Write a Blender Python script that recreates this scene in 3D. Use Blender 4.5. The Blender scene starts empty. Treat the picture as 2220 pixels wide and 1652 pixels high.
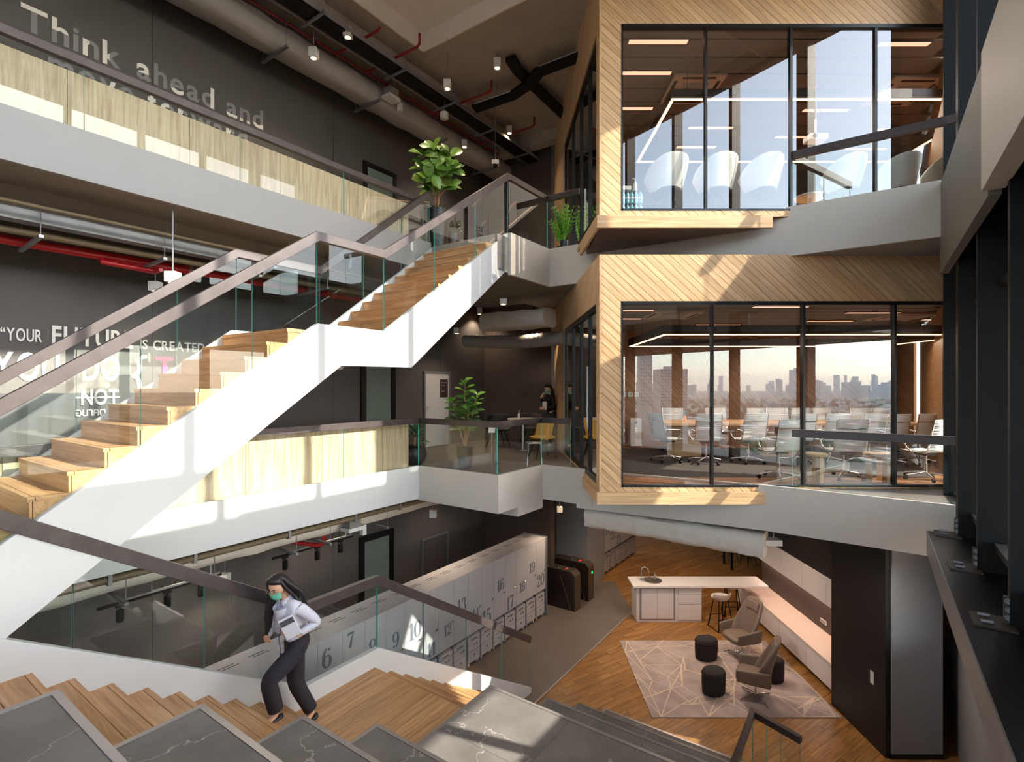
import bpy, bmesh, math, random
from math import sin, cos, pi, radians, atan, atan2, sqrt, hypot
from mathutils import Vector, Matrix

# ------------------------------------------------------------------ camera, sky, sun, exposure
scn = bpy.context.scene
COL = scn.collection
F = 1120.0                       # focal length in pixels of the 2220 x 1652 frame
TH = atan(780.0 / 1120.0)        # the long walls run this far off the viewing axis
S, C = sin(TH), cos(TH)
PHI = pi / 2 - TH                # rotation of the (u, v) building grid

cam = bpy.data.cameras.new('camera')
cam.sensor_width = 36.0
cam.sensor_fit = 'HORIZONTAL'
cam.lens = 36.0 * F / 2220.0
cam.shift_y = 12.0 / 2220.0
cam.clip_start = 0.05
cam.clip_end = 9000
camo = bpy.data.objects.new('camera', cam)
COL.objects.link(camo)
camo.rotation_euler = (pi / 2, 0, 0)
scn.camera = camo

vs = scn.view_settings
vs.view_transform = 'Standard'
vs.look = 'None'
vs.gamma = 1.0
vs.use_curve_mapping = False
vs.exposure = .38
scn.cycles.max_bounces = 7
scn.cycles.diffuse_bounces = 4
scn.cycles.glossy_bounces = 3
scn.cycles.transmission_bounces = 3
scn.cycles.transparent_max_bounces = 20
scn.cycles.volume_bounces = 0
scn.cycles.caustics_reflective = False
scn.cycles.caustics_refractive = False
scn.cycles.sample_clamp_indirect = 6.0

SUN_DIR = Vector((-.25 * S - C, -.25 * C + S, -.57)).normalized()   # travel direction of sunlight
world = bpy.data.worlds.new('world')
scn.world = world
world.use_nodes = True
wn = world.node_tree.nodes
wl = world.node_tree.links
wn.clear()
wo = wn.new('ShaderNodeOutputWorld')
bg = wn.new('ShaderNodeBackground')
sky = wn.new('ShaderNodeTexSky')
sky.sky_type = 'NISHITA'
sky.sun_disc = False
sky.sun_elevation = math.asin(-SUN_DIR.z)
sky.sun_rotation = atan2(-SUN_DIR.x, -SUN_DIR.y)
sky.altitude = 60
sky.air_density = 1.0
sky.dust_density = 1.0
sky.ozone_density = 1.6
bg.inputs[1].default_value = .64
shs = wn.new('ShaderNodeHueSaturation'); shs.inputs['Saturation'].default_value = .6
wl.new(sky.outputs[0], shs.inputs['Color'])
wl.new(shs.outputs[0], bg.inputs[0])
wl.new(bg.outputs[0], wo.inputs[0])

sun = bpy.data.lights.new('sun', 'SUN')
sun.energy = 9.5
sun.color = (1.0, .93, .82)
sun.angle = radians(.6)
suno = bpy.data.objects.new('sun', sun)
COL.objects.link(suno)
suno.rotation_euler = SUN_DIR.to_track_quat('-Z', 'Y').to_euler()
suno.location = (12, -8, 12)

# ------------------------------------------------------------------ coordinate helpers
def W(u, v, z=0.0):
    return Vector((u * S - v * C, u * C + v * S, z))
def UV(X, Y):
    return (X * S + Y * C, -X * C + Y * S)
def ray(x, y):
    return ((x - 1110.0) / F, (838.0 - y) / F)
def at_z(x, y, z):
    a, k = ray(x, y); d = z / k
    return Vector((a * d, d, z))
def at_Y(x, y, Y):
    a, k = ray(x, y)
    return Vector((a * Y, Y, k * Y))
def at_v(x, y, v):               # -> (u, z) on the plane of constant v
    a, k = ray(x, y); d = v / (S - a * C)
    return (d * (a * S + C), k * d)
def at_u(x, y, u):               # -> (v, z)
    a, k = ray(x, y); d = u / (a * S + C)
    return (d * (S - a * C), k * d)
def at_zuv(x, y, z):
    p = at_z(x, y, z)
    return UV(p.x, p.y)

# levels
ZG, ZM, ZU = -5.73, -1.53, 2.62
KM, KU = -1.45, 2.70             # kerb tops
DF = 7.75                        # face of the meeting rooms

# ------------------------------------------------------------------ materials
def lin(c):
    return tuple((x / 12.92 if x <= .04045 else ((x + .055) / 1.055) ** 2.4) for x in c)
def rgb(r, g, b):
    return lin((r / 255.0, g / 255.0, b / 255.0))
MATS = {}
def newmat(name):
    m = bpy.data.materials.new(name)
    m.use_nodes = True
    MATS[name] = m
    return m, m.node_tree.nodes, m.node_tree.links, m.node_tree.nodes['Principled BSDF']
def M(name, col, rough=.55, metal=0.0, var=0.0, vscale=6.0, bump=0.0, bscale=60.0, spec=.5, rnd=0.0):
    m, n, l, b = newmat(name)
    c = rgb(*col)
    b.inputs['Base Color'].default_value = (*c, 1)
    b.inputs['Roughness'].default_value = rough
    b.inputs['Metallic'].default_value = metal
    b.inputs['Specular IOR Level'].default_value = spec
    m.diffuse_color = (*c, 1)
    tc = n.new('ShaderNodeTexCoord')
    src = None
    if var > 0:
        t = n.new('ShaderNodeTexNoise'); t.inputs['Scale'].default_value = vscale; t.inputs['Detail'].default_value = 5
        l.new(tc.outputs['Object'], t.inputs['Vector'])
        mr = n.new('ShaderNodeMapRange')
        mr.inputs[1].default_value = .3; mr.inputs[2].default_value = .7
        mr.inputs[3].default_value = 1 - var; mr.inputs[4].default_value = 1 + var
        l.new(t.outputs[0], mr.inputs[0])
        hs = n.new('ShaderNodeHueSaturation'); hs.inputs['Color'].default_value = (*c, 1)
        l.new(mr.outputs[0], hs.inputs['Value'])
        l.new(hs.outputs[0], b.inputs['Base Color'])
        src = mr
    if rnd > 0:
        oi = n.new('ShaderNodeObjectInfo')
        mr2 = n.new('ShaderNodeMapRange'); mr2.inputs[3].default_value = 1 - rnd; mr2.inputs[4].default_value = 1 + rnd
        l.new(oi.outputs['Random'], mr2.inputs[0])
        hs2 = n.new('ShaderNodeHueSaturation'); hs2.inputs['Color'].default_value = (*c, 1)
        if var > 0:
            l.new(hs.outputs[0], hs2.inputs['Color'])
        l.new(mr2.outputs[0], hs2.inputs['Value'])
        l.new(hs2.outputs[0], b.inputs['Base Color'])
    if bump > 0:
        t2 = n.new('ShaderNodeTexNoise'); t2.inputs['Scale'].default_value = bscale; t2.inputs['Detail'].default_value = 4
        l.new(tc.outputs['Object'], t2.inputs['Vector'])
        bp = n.new('ShaderNodeBump'); bp.inputs['Strength'].default_value = bump; bp.inputs['Distance'].default_value = .02
        l.new(t2.outputs[0], bp.inputs['Height'])
        l.new(bp.outputs[0], b.inputs['Normal'])
    return m
def WOOD(name, c1, c2, stretch=(1.2, 22, 22), rough=.42, rnd=.12, scale=1.0, contrast=(.35, .68), planks=None, spec=.4):
    """grain runs along the object's local x axis"""
    m, n, l, b = newmat(name)
    m.diffuse_color = (*rgb(*c1), 1)
    tc = n.new('ShaderNodeTexCoord')
    oi = n.new('ShaderNodeObjectInfo')
    mp = n.new('ShaderNodeMapping'); mp.inputs['Scale'].default_value = tuple(s * scale for s in stretch)
    va = n.new('ShaderNodeVectorMath'); va.operation = 'SCALE'
    cb = n.new('ShaderNodeCombineXYZ')
    for i in range(3):
        l.new(oi.outputs['Random'], cb.inputs[i])
    l.new(cb.outputs[0], va.inputs[0]); va.inputs['Scale'].default_value = 37.0
    ad = n.new('ShaderNodeVectorMath'); ad.operation = 'ADD'
    l.new(tc.outputs['Object'], ad.inputs[0]); l.new(va.outputs[0], ad.inputs[1])
    l.new(ad.outputs[0], mp.inputs['Vector'])
    t = n.new('ShaderNodeTexNoise'); t.inputs['Scale'].default_value = 1.0; t.inputs['Detail'].default_value = 7; t.inputs['Roughness'].default_value = .62
    t.inputs['Distortion'].default_value = .6
    l.new(mp.outputs[0], t.inputs['Vector'])
    cr = n.new('ShaderNodeValToRGB')
    cr.color_ramp.elements[0].position = contrast[0]; cr.color_ramp.elements[0].color = (*rgb(*c2), 1)
    cr.color_ramp.elements[1].position = contrast[1]; cr.color_ramp.elements[1].color = (*rgb(*c1), 1)
    l.new(t.outputs[0], cr.inputs[0])
    mr = n.new('ShaderNodeMapRange'); mr.inputs[3].default_value = 1 - rnd; mr.inputs[4].default_value = 1 + rnd
    l.new(oi.outputs['Random'], mr.inputs[0])
    hs = n.new('ShaderNodeHueSaturation'); l.new(cr.outputs[0], hs.inputs['Color']); l.new(mr.outputs[0], hs.inputs['Value'])
    last = hs.outputs[0]
    if planks:
        L_, W_ = planks
        bk = n.new('ShaderNodeTexBrick'); bk.offset = .37; bk.inputs['Scale'].default_value = 1
        bk.inputs['Brick Width'].default_value = L_; bk.inputs['Row Height'].default_value = W_
        bk.inputs['Mortar Size'].default_value = .0035; bk.inputs['Mortar Smooth'].default_value = 0
        bk.inputs['Bias'].default_value = 0
        bk.inputs['Color1'].default_value = (.80, .80, .80, 1); bk.inputs['Color2'].default_value = (1.15, 1.15, 1.15, 1)
        bk.inputs['Mortar'].default_value = (.45, .45, .45, 1)
        l.new(tc.outputs['Object'], bk.inputs['Vector'])
        mx = n.new('ShaderNodeMix'); mx.data_type = 'RGBA'; mx.blend_type = 'MULTIPLY'; mx.inputs[0].default_value = 1
        l.new(last, mx.inputs[6]); l.new(bk.outputs[0], mx.inputs[7])
        last = mx.outputs[2]
    l.new(last, b.inputs['Base Color'])
    b.inputs['Roughness'].default_value = rough
    b.inputs['Specular IOR Level'].default_value = spec
    bp = n.new('ShaderNodeBump'); bp.inputs['Strength'].default_value = .12; bp.inputs['Distance'].default_value = .01
    l.new(t.outputs[0], bp.inputs['Height']); l.new(bp.outputs[0], b.inputs['Normal'])
    return m
def GLASS(name, tint=(.93, .97, .96), ior=1.5, boost=1.0, rough=0.0):
    m, n, l, b = newmat(name)
    m.diffuse_color = (.7, .85, .85, .3)
    n.remove(b)
    out = n['Material Output']
    tr = n.new('ShaderNodeBsdfTransparent'); tr.inputs[0].default_value = (*tint, 1)
    gl = n.new('ShaderNodeBsdfGlossy'); gl.inputs['Roughness'].default_value = rough; gl.inputs[0].default_value = (1, 1, 1, 1)
    fr = n.new('ShaderNodeFresnel'); fr.inputs[0].default_value = ior
    mu = n.new('ShaderNodeMath'); mu.operation = 'MULTIPLY'; mu.inputs[1].default_value = boost; mu.use_clamp = True
    l.new(fr.outputs[0], mu.inputs[0])
    ge = n.new('ShaderNodeNewGeometry')          # only the outer faces of a pane mirror; a thin pane does not trap light
    iv = n.new('ShaderNodeMath'); iv.operation = 'SUBTRACT'; iv.inputs[0].default_value = 1
    l.new(ge.outputs['Backfacing'], iv.inputs[1])
    m2 = n.new('ShaderNodeMath'); m2.operation = 'MULTIPLY'
    l.new(mu.outputs[0], m2.inputs[0]); l.new(iv.outputs[0], m2.inputs[1])
    mu = m2
    mx = n.new('ShaderNodeMixShader')
    l.new(mu.outputs[0], mx.inputs[0]); l.new(tr.outputs[0], mx.inputs[1]); l.new(gl.outputs[0], mx.inputs[2])
    l.new(mx.outputs[0], out.inputs[0])
    return m
def EMIT(name, col, strength):
    m, n, l, b = newmat(name)
    c = rgb(*col)
    b.inputs['Base Color'].default_value = (*c, 1)
    b.inputs['Emission Color'].default_value = (*c, 1)
    b.inputs['Emission Strength'].default_value = strength
    m.cycles.emission_sampling = 'NONE'          # the lamp's own light object does the lighting
    m.diffuse_color = (*c, 1)
    return m
def TILE(name, base, vein):
    m, n, l, b = newmat(name)
    m.diffuse_color = (*rgb(*base), 1)
    tc = n.new('ShaderNodeTexCoord'); oi = n.new('ShaderNodeObjectInfo')
    cb = n.new('ShaderNodeCombineXYZ')
    for i in range(3):
        l.new(oi.outputs['Random'], cb.inputs[i])
    sc_ = n.new('ShaderNodeVectorMath'); sc_.operation = 'SCALE'; sc_.inputs['Scale'].default_value = 23
    l.new(cb.outputs[0], sc_.inputs[0])
    ad = n.new('ShaderNodeVectorMath'); l.new(tc.outputs['Object'], ad.inputs[0]); l.new(sc_.outputs[0], ad.inputs[1])
    t = n.new('ShaderNodeTexNoise'); t.inputs['Scale'].default_value = 2.2; t.inputs['Detail'].default_value = 9; t.inputs['Roughness'].default_value = .6
    l.new(ad.outputs[0], t.inputs['Vector'])
    cr = n.new('ShaderNodeValToRGB')
    cr.color_ramp.elements[0].position = .3; cr.color_ramp.elements[0].color = (*[x * .75 for x in rgb(*base)], 1)
    cr.color_ramp.elements[1].position = .75; cr.color_ramp.elements[1].color = (*[x * 1.2 for x in rgb(*base)], 1)
    l.new(t.outputs[0], cr.inputs[0])
    t2 = n.new('ShaderNodeTexNoise'); t2.inputs['Scale'].default_value = 1.1; t2.inputs['Detail'].default_value = 6; t2.inputs['Distortion'].default_value = .25
    l.new(ad.outputs[0], t2.inputs['Vector'])
    v2 = n.new('ShaderNodeValToRGB')
    e = v2.color_ramp.elements
    e[0].position = .4975; e[0].color = (0, 0, 0, 1)
    e[1].position = .5; e[1].color = (.6, .6, .6, 1)
    e2 = e.new(.5025); e2.color = (0, 0, 0, 1)
    l.new(t2.outputs[0], v2.inputs[0])
    mx = n.new('ShaderNodeMix'); mx.data_type = 'RGBA'
    l.new(v2.outputs[0], mx.inputs[0]); l.new(cr.outputs[0], mx.inputs[6]); mx.inputs[7].default_value = (*rgb(*vein), 1)
    l.new(mx.outputs[2], b.inputs['Base Color'])
    b.inputs['Roughness'].default_value = .5
    b.inputs['Specular IOR Level'].default_value = .2
    return m

M('wall_dark', (86, 81, 79), .62, var=.05, vscale=1.5, bump=.05, bscale=200)
M('wall_brown', (78, 66, 60), .6, var=.06, vscale=1.5)
M('wall_black', (22, 21, 22), .5)
M('white_paint', (208, 208, 208), .42, var=.015, vscale=2)
M('fascia', (208, 200, 191), .5, var=.02, vscale=2)
M('fascia_grey', (150, 149, 149), .55, var=.02, vscale=2)
M('ceiling_grey', (172, 162, 152), .8, var=.08, vscale=2.0)
M('beam_grey', (116, 112, 106), .55)
M('ceiling_white', (226, 218, 208), .8, var=.03)
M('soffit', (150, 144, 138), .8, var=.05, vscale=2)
M('bronze', (79, 70, 70), .38, metal=.35, var=.16, vscale=7)
M('steel', (190, 190, 190), .28, metal=1.0)
M('chrome', (225, 225, 225), .1, metal=1.0)
M('galv', (150, 150, 152), .45, metal=.7, var=.1, vscale=9)
M('black_metal', (16, 16, 18), .55, spec=.25)
M('black_frame', (24, 24, 26), .35, metal=.3)
M('dark_frame', (38, 35, 36), .45)
M('grey_frame', (120, 120, 124), .4, metal=.3)
M('frosted', (112, 126, 120), .35, var=.03)
M('teal_edge', (96, 188, 176), .15, spec=.8)
M('red_pipe', (176, 22, 30), .35)
M('olive_pipe', (128, 112, 86), .5, var=.06)
M('conduit', (140, 136, 130), .5)
M('duct_wrap', (170, 166, 160), .75, var=.05, vscale=5, bump=.6, bscale=7)
M('duct_white', (224, 214, 200), .75, var=.04, vscale=5, bump=.35, bscale=9)
M('vinyl', (110, 99, 92), .45, var=.05, vscale=2)
M('column_grey', (150, 149, 150), .6, var=.02)
M('kitchen_white', (226, 222, 222), .4)
M('gap_dark', (40, 38, 40), .7)
WOOD('wood_tread', (218, 170, 120), (178, 130, 86), stretch=(1.5, 26, 26), rnd=.10, rough=.36)
WOOD('wood_box', (226, 190, 146), (194, 150, 108), stretch=(1.3, 30, 30), rnd=.09, rough=.5)
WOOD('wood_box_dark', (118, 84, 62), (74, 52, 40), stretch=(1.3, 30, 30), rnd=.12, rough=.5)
WOOD('wood_panel', (206, 182, 152), (164, 136, 106), stretch=(1.4, 24, 24), rnd=.05, rough=.5, contrast=(.3, .62))
WOOD('wood_inner', (176, 132, 90), (136, 96, 60), stretch=(1.3, 26, 26), rnd=.10, rough=.5)
WOOD('wood_floor', (176, 128, 72), (128, 86, 44), stretch=(1.4, 16, 16), rnd=.0, rough=.34, planks=(1.2, .15))
WOOD('wood_plank', (180, 132, 76), (132, 90, 48), stretch=(1.4, 16, 16), rnd=.13, rough=.34)
WOOD('room_plank', (186, 134, 94), (152, 104, 68), stretch=(1.2, 14, 14), rnd=.1, rough=.32)
WOOD('wood_table', (222, 186, 144), (196, 154, 110), stretch=(1.0, 18, 18), rnd=.03)
WOOD('wood_stool', (214, 178, 130), (184, 144, 98), stretch=(6, 30, 6), rnd=.05)
TILE('marble_tile', (128, 122, 118), (214, 206, 198))
GLASS('glass_rail', (.955, .982, .978), 1.5, .95)
GLASS('glass_room', (.97, .955, .94), 1.62, 3.0)
GLASS('glass_facade', (.97, .985, .98), 1.45, .8)
M('trim_metal', (168, 160, 156), .35, metal=.5)
M('room_carpet', (66, 58, 54), .95, var=.2, vscale=30)
WOOD('room_floor', (184, 132, 92), (150, 102, 66), stretch=(1.2, 14, 14), rnd=0, rough=.32, planks=(1.2, .16))
M('room_ceiling', (118, 110, 104), .8)
M('wood_groove', (128, 94, 62), .8)
M('red_dark', (132, 18, 26), .4)
M('plinth_black', (14, 14, 15), .5)

# ------------------------------------------------------------------ mesh builder
OFF = {}
class MB:
    def __init__(self):
        self.v = []; self.f = []; self.mi = []
    def add(self, vs_, fs, mi=0):
        b = len(self.v)
        self.v += [tuple(p) for p in vs_]
        for i, f in enumerate(fs):
            self.f.append([b + k for k in f])
            self.mi.append(mi[i] if isinstance(mi, (list, tuple)) else mi)
        return self
    def box(self, x0, x1, y0, y1, z0, z1, mi=0, T=None):
        P = [Vector((x, y, z)) for z in (z0, z1) for y in (y0, y1) for x in (x0, x1)]
        if T is not None:
            P = [T @ p for p in P]
        return self.add(P, [(0, 2, 3, 1), (4, 5, 7, 6), (0, 1, 5, 4), (2, 6, 7, 3), (0, 4, 6, 2), (1, 3, 7, 5)], mi)
    def cbox(self, c, s, mi=0, T=None):
        return self.box(c[0] - s[0] / 2, c[0] + s[0] / 2, c[1] - s[1] / 2, c[1] + s[1] / 2, c[2] - s[2] / 2, c[2] + s[2] / 2, mi, T)
    def prism(self, poly, h, mi=0, side=None):
        """poly: list of 3D points, h: extrusion vector"""
        n = len(poly); h = Vector(h); P = [Vector(p) for p in poly]
        nn = Vector((0, 0, 0))
        for i in range(n):
            a, b = P[i], P[(i + 1) % n]
            nn += a.cross(b)
        if nn.dot(h) > 0:
            P.reverse()
        fs = [tuple(range(n)), tuple(range(2 * n - 1, n - 1, -1))]
        fs += [((i + 1) % n, i, n + i, n + (i + 1) % n) for i in range(n)]
        sd = mi if side is None else side
        return self.add(P + [p + h for p in P], fs, [mi, mi] + [sd] * n)
    def pz(self, poly, z0, z1, mi=0, side=None):
        return self.prism([(p[0], p[1], z0) for p in poly], (0, 0, z1 - z0), mi, side)
    def pv(self, poly, v0, v1, mi=0, side=None):      # poly in (u, z), extruded along v
        return self.prism([(p[0], v0, p[1]) for p in poly], (0, v1 - v0, 0), mi, side)
    def px(self, poly, x0, x1, mi=0, side=None):      # poly in (y, z), extruded along x
        return self.prism([(x0, p[0], p[1]) for p in poly], (x1 - x0, 0, 0), mi, side)
    def tube(self, path, r, seg=8, mi=0, caps=True):
        P = [Vector(p) for p in path]; n = len(P)
        rs = r if isinstance(r, (list, tuple)) else [r] * n
        d0 = (P[1] - P[0]).normalized()
        up = Vector((0, 0, 1)) if abs(d0.z) < .9 else Vector((1, 0, 0))
        s = d0.cross(up).normalized(); t = s.cross(d0)
        vs_ = []
        for i in range(n):
            if i == 0: d = d0
            elif i == n - 1: d = (P[i] - P[i - 1]).normalized()
            else:
                d = ((P[i] - P[i - 1]).normalized() + (P[i + 1] - P[i]).normalized())
                d = d.normalized() if d.length > 1e-6 else (P[i] - P[i - 1]).normalized()
            s = (s - d * s.dot(d)); s = s.normalized() if s.length > 1e-6 else d.orthogonal().normalized()
            t = s.cross(d)
            k = 1.0
            if 0 < i < n - 1:
                k = 1 / max(.5, d.dot((P[i] - P[i - 1]).normalized()))
            for j in range(seg):
                a = 2 * pi * j / seg
                vs_.append(P[i] + (s * cos(a) + t * sin(a)) * rs[i] * (k if 0 < i < n - 1 else 1))
        fs = []
        for i in range(n - 1):
            for j in range(seg):
                j2 = (j + 1) % seg
                fs.append((i * seg + j, (i + 1) * seg + j, (i + 1) * seg + j2, i * seg + j2))
        if caps:
            fs.append(tuple(range(seg))); fs.append(tuple(range(n * seg - 1, (n - 1) * seg - 1, -1)))
        return self.add(vs_, fs, mi)
    def cyl(self, p, q, r, seg=12, mi=0):
        return self.tube([p, q], r, seg, mi)
    def lathe(self, prof, seg=20, c=(0, 0, 0), mi=0, sx=1, sy=1, caps=True):
        vs_ = []; n = len(prof)
        for (r, z) in prof:
            for j in range(seg):
                a = 2 * pi * j / seg
                vs_.append((c[0] + r * cos(a) * sx, c[1] + r * sin(a) * sy, c[2] + z))
        fs = []
        for i in range(n - 1):
            for j in range(seg):
                j2 = (j + 1) % seg
                fs.append((i * seg + j, i * seg + j2, (i + 1) * seg + j2, (i + 1) * seg + j))
        if caps:
            fs.append(tuple(range(seg - 1, -1, -1))); fs.append(tuple(range((n - 1) * seg, n * seg)))
        return self.add(vs_, fs, mi)
    def loft(self, rings, mi=0, closed=True, caps=True):
        n = len(rings); k = len(rings[0]); vs_ = [p for r in rings for p in r]; fs = []
        for i in range(n - 1):
            for j in range(k if closed else k - 1):
                j2 = (j + 1) % k
                fs.append((i * k + j, i * k + j2, (i + 1) * k + j2, (i + 1) * k + j))
        if caps and closed:
            fs.append(tuple(range(k - 1, -1, -1))); fs.append(tuple(range((n - 1) * k, n * k)))
        return self.add(vs_, fs, mi)
    def bar(self, p, q, w, h, mi=0, up=(0, 0, 1)):
        p, q = Vector(p), Vector(q); d = (q - p).normalized()
        up = Vector(up)
        if abs(d.dot(up)) > .98: up = Vector((1, 0, 0))
        s = d.cross(up).normalized(); t = s.cross(d)
        P = []
        for e in (p, q):
            for (a, b) in ((-1, -1), (1, -1), (1, 1), (-1, 1)):
                P.append(e + s * (a * w / 2) + t * (b * h / 2))
        return self.add(P, [(0, 1, 2, 3), (7, 6, 5, 4), (0, 4, 5, 1), (1, 5, 6, 2), (2, 6, 7, 3), (3, 7, 4, 0)], mi)
    def sweep(self, path, w, h, mi=0):
        """rectangular handrail with mitred joints"""
        P = [Vector(p) for p in path]; n = len(P)
        D = [(P[i + 1] - P[i]).normalized() for i in range(n - 1)]
        vs_ = []
        for i in range(n - 1):
            d = D[i]; s = d.cross(Vector((0, 0, 1))).normalized(); t = s.cross(d)
            for e in (i, i + 1):
                if e == 0 or e == n - 1: nn = d
                else: nn = (D[e - 1] + D[e]).normalized()
                for (a, b) in ((-1, -1), (1, -1), (1, 1), (-1, 1)):
                    o = P[e] + s * (a * w / 2) + t * (b * h / 2)
                    o = o + d * ((P[e] - o).dot(nn) / max(.2, d.dot(nn)))
                    vs_.append(o)
        fs = []
        for i in range(n - 1):
            b = i * 8
            for j in range(4):
                j2 = (j + 1) % 4
                fs.append((b + j, b + 4 + j, b + 4 + j2, b + j2))
        fs.append((0, 1, 2, 3)); e = (n - 2) * 8 + 4; fs.append((e + 3, e + 2, e + 1, e))
        return self.add(vs_, fs, mi)
    def mesh(self, name, off=None):
        me = bpy.data.meshes.new(name)
        V = self.v
        if off is not None:
            V = [(p[0] - off[0], p[1] - off[1], p[2] - off[2]) for p in V]
        me.from_pydata(V, [], self.f)
        return me
    def build(self, name, mats, parent=None, smooth=0, bevel=0, loc=None, rot=None, recalc=True, bseg=2, subsurf=0):
        off = OFF.get(parent.name) if (parent is not None and loc is None) else None
        me = self.mesh(name, off)
        if not isinstance(mats, (list, tuple)): mats = [mats]
        for m in mats:
            me.materials.append(MATS[m] if isinstance(m, str) else m)
        me.polygons.foreach_set('material_index', self.mi)
        if recalc:
            bm = bmesh.new(); bm.from_mesh(me); bmesh.ops.recalc_face_normals(bm, faces=bm.faces); bm.to_mesh(me); bm.free()
        if smooth:
            me.shade_smooth()
            if smooth < 179: me.set_sharp_from_angle(angle=radians(smooth))
        me.update()
        o = bpy.data.objects.new(name, me)
        COL.objects.link(o)
        if parent is not None: o.parent = parent
        if loc is not None: o.location = loc
        if rot is not None: o.rotation_euler = rot if isinstance(rot, (list, tuple)) else (0, 0, rot)
        if bevel:
            b = o.modifiers.new('bevel', 'BEVEL'); b.width = bevel; b.segments = bseg; b.limit_method = 'ANGLE'; b.angle_limit = radians(40)
        if subsurf:
            s_ = o.modifiers.new('subsurf', 'SUBSURF'); s_.levels = subsurf; s_.render_levels = subsurf
        return o
def tag(o, label=None, cat=None, group=None, kind=None):
    if label: o['label'] = label
    if cat: o['category'] = cat
    if group: o['group'] = group
    if kind: o['kind'] = kind
    return o
def thing(name, label, cat, loc=(0, 0, 0), rz=0.0, group=None, kind=None):
    o = bpy.data.objects.new(name, None)
    o.empty_display_size = .2
    COL.objects.link(o); o.location = loc; o.rotation_euler = (0, 0, rz)
    return tag(o, label, cat, group, kind)
def thing_w(name, label, cat, loc, group=None, kind=None):      # parts are given in world coordinates
    o = thing(name, label, cat, loc, 0, group, kind)
    OFF[o.name] = Vector(loc)
    return o
def thing_uv(name, label, cat, uvz, group=None, kind=None):     # parts are given in (u, v, z)
    o = thing(name, label, cat, W(*uvz), PHI, group, kind)
    OFF[o.name] = Vector(uvz)
    return o
def copy_tree(o, parent=None):
    c = o.copy(); COL.objects.link(c)
    if parent is not None: c.parent = parent
    for ch in list(o.children):
        copy_tree(ch, c)
    return c
def struct(name, mb, mat, uv=True, **kw):
    o = mb.build(name, mat, **kw)
    if uv: o.rotation_euler = (0, 0, PHI)
    return tag(o, kind='structure')
def clip(poly, a, b, c):
    """keep the part of a convex 2D polygon with a*x + b*y <= c"""
    out = []; n = len(poly)
    for i in range(n):
        p, q = poly[i], poly[(i + 1) % n]
        dp, dq = a * p[0] + b * p[1] - c, a * q[0] + b * q[1] - c
        if dp <= 0: out.append(p)
        if (dp < 0 < dq) or (dq < 0 < dp):
            t = dp / (dp - dq)
            out.append((p[0] + (q[0] - p[0]) * t, p[1] + (q[1] - p[1]) * t))
    return out
def planks(parent, polys, O, ex, ey, ang, pitch, thick, gap, mat, phase=0.0, name='plank', chamfer=.0):
    """diagonal boards clipped to convex polygons of a wall; each board is an object whose local x is its grain"""
    O, ex, ey = Vector(O), Vector(ex).normalized(), Vector(ey).normalized(); nz = ex.cross(ey)
    ca, sa = cos(ang), sin(ang)
    off = OFF.get(parent.name, Vector((0, 0, 0))) if parent is not None else Vector((0, 0, 0))
    res = []
    for poly in polys:
        vals = [-sa * p[0] + ca * p[1] for p in poly]
        k0 = int(math.floor((min(vals) - phase) / pitch)); k1 = int(math.ceil((max(vals) - phase) / pitch))
        for k in range(k0, k1 + 1):
            lo, hi = phase + k * pitch + gap / 2, phase + (k + 1) * pitch - gap / 2
            q = clip(clip(poly, sa, -ca, -lo), -sa, ca, hi)
            if len(q) < 3: continue
            ar = abs(sum(q[i][0] * q[(i + 1) % len(q)][1] - q[(i + 1) % len(q)][0] * q[i][1] for i in range(len(q)))) / 2
            if ar < 2e-4: continue
            cx = sum(p[0] for p in q) / len(q); cy = sum(p[1] for p in q) / len(q)
            mb = MB()
            mb.prism([((p[0] - cx) * ca + (p[1] - cy) * sa, -(p[0] - cx) * sa + (p[1] - cy) * ca, 0) for p in q], (0, 0, thick))
            o = mb.build(name, mat, None)
            lx = ex * ca + ey * sa; ly = -ex * sa + ey * ca
            R = Matrix((lx, ly, nz)).transposed().to_4x4()
            o.matrix_world = Matrix.Translation(O + ex * cx + ey * cy - off) @ R
            if parent is not None: o.parent = parent
            res.append(o)
    return res

# ================================================================== THE SETTING
UB0, VW = -6.5, 9.2              # near end wall, left wall
VF = -1.1                        # facade
ZC = 6.5
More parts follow.
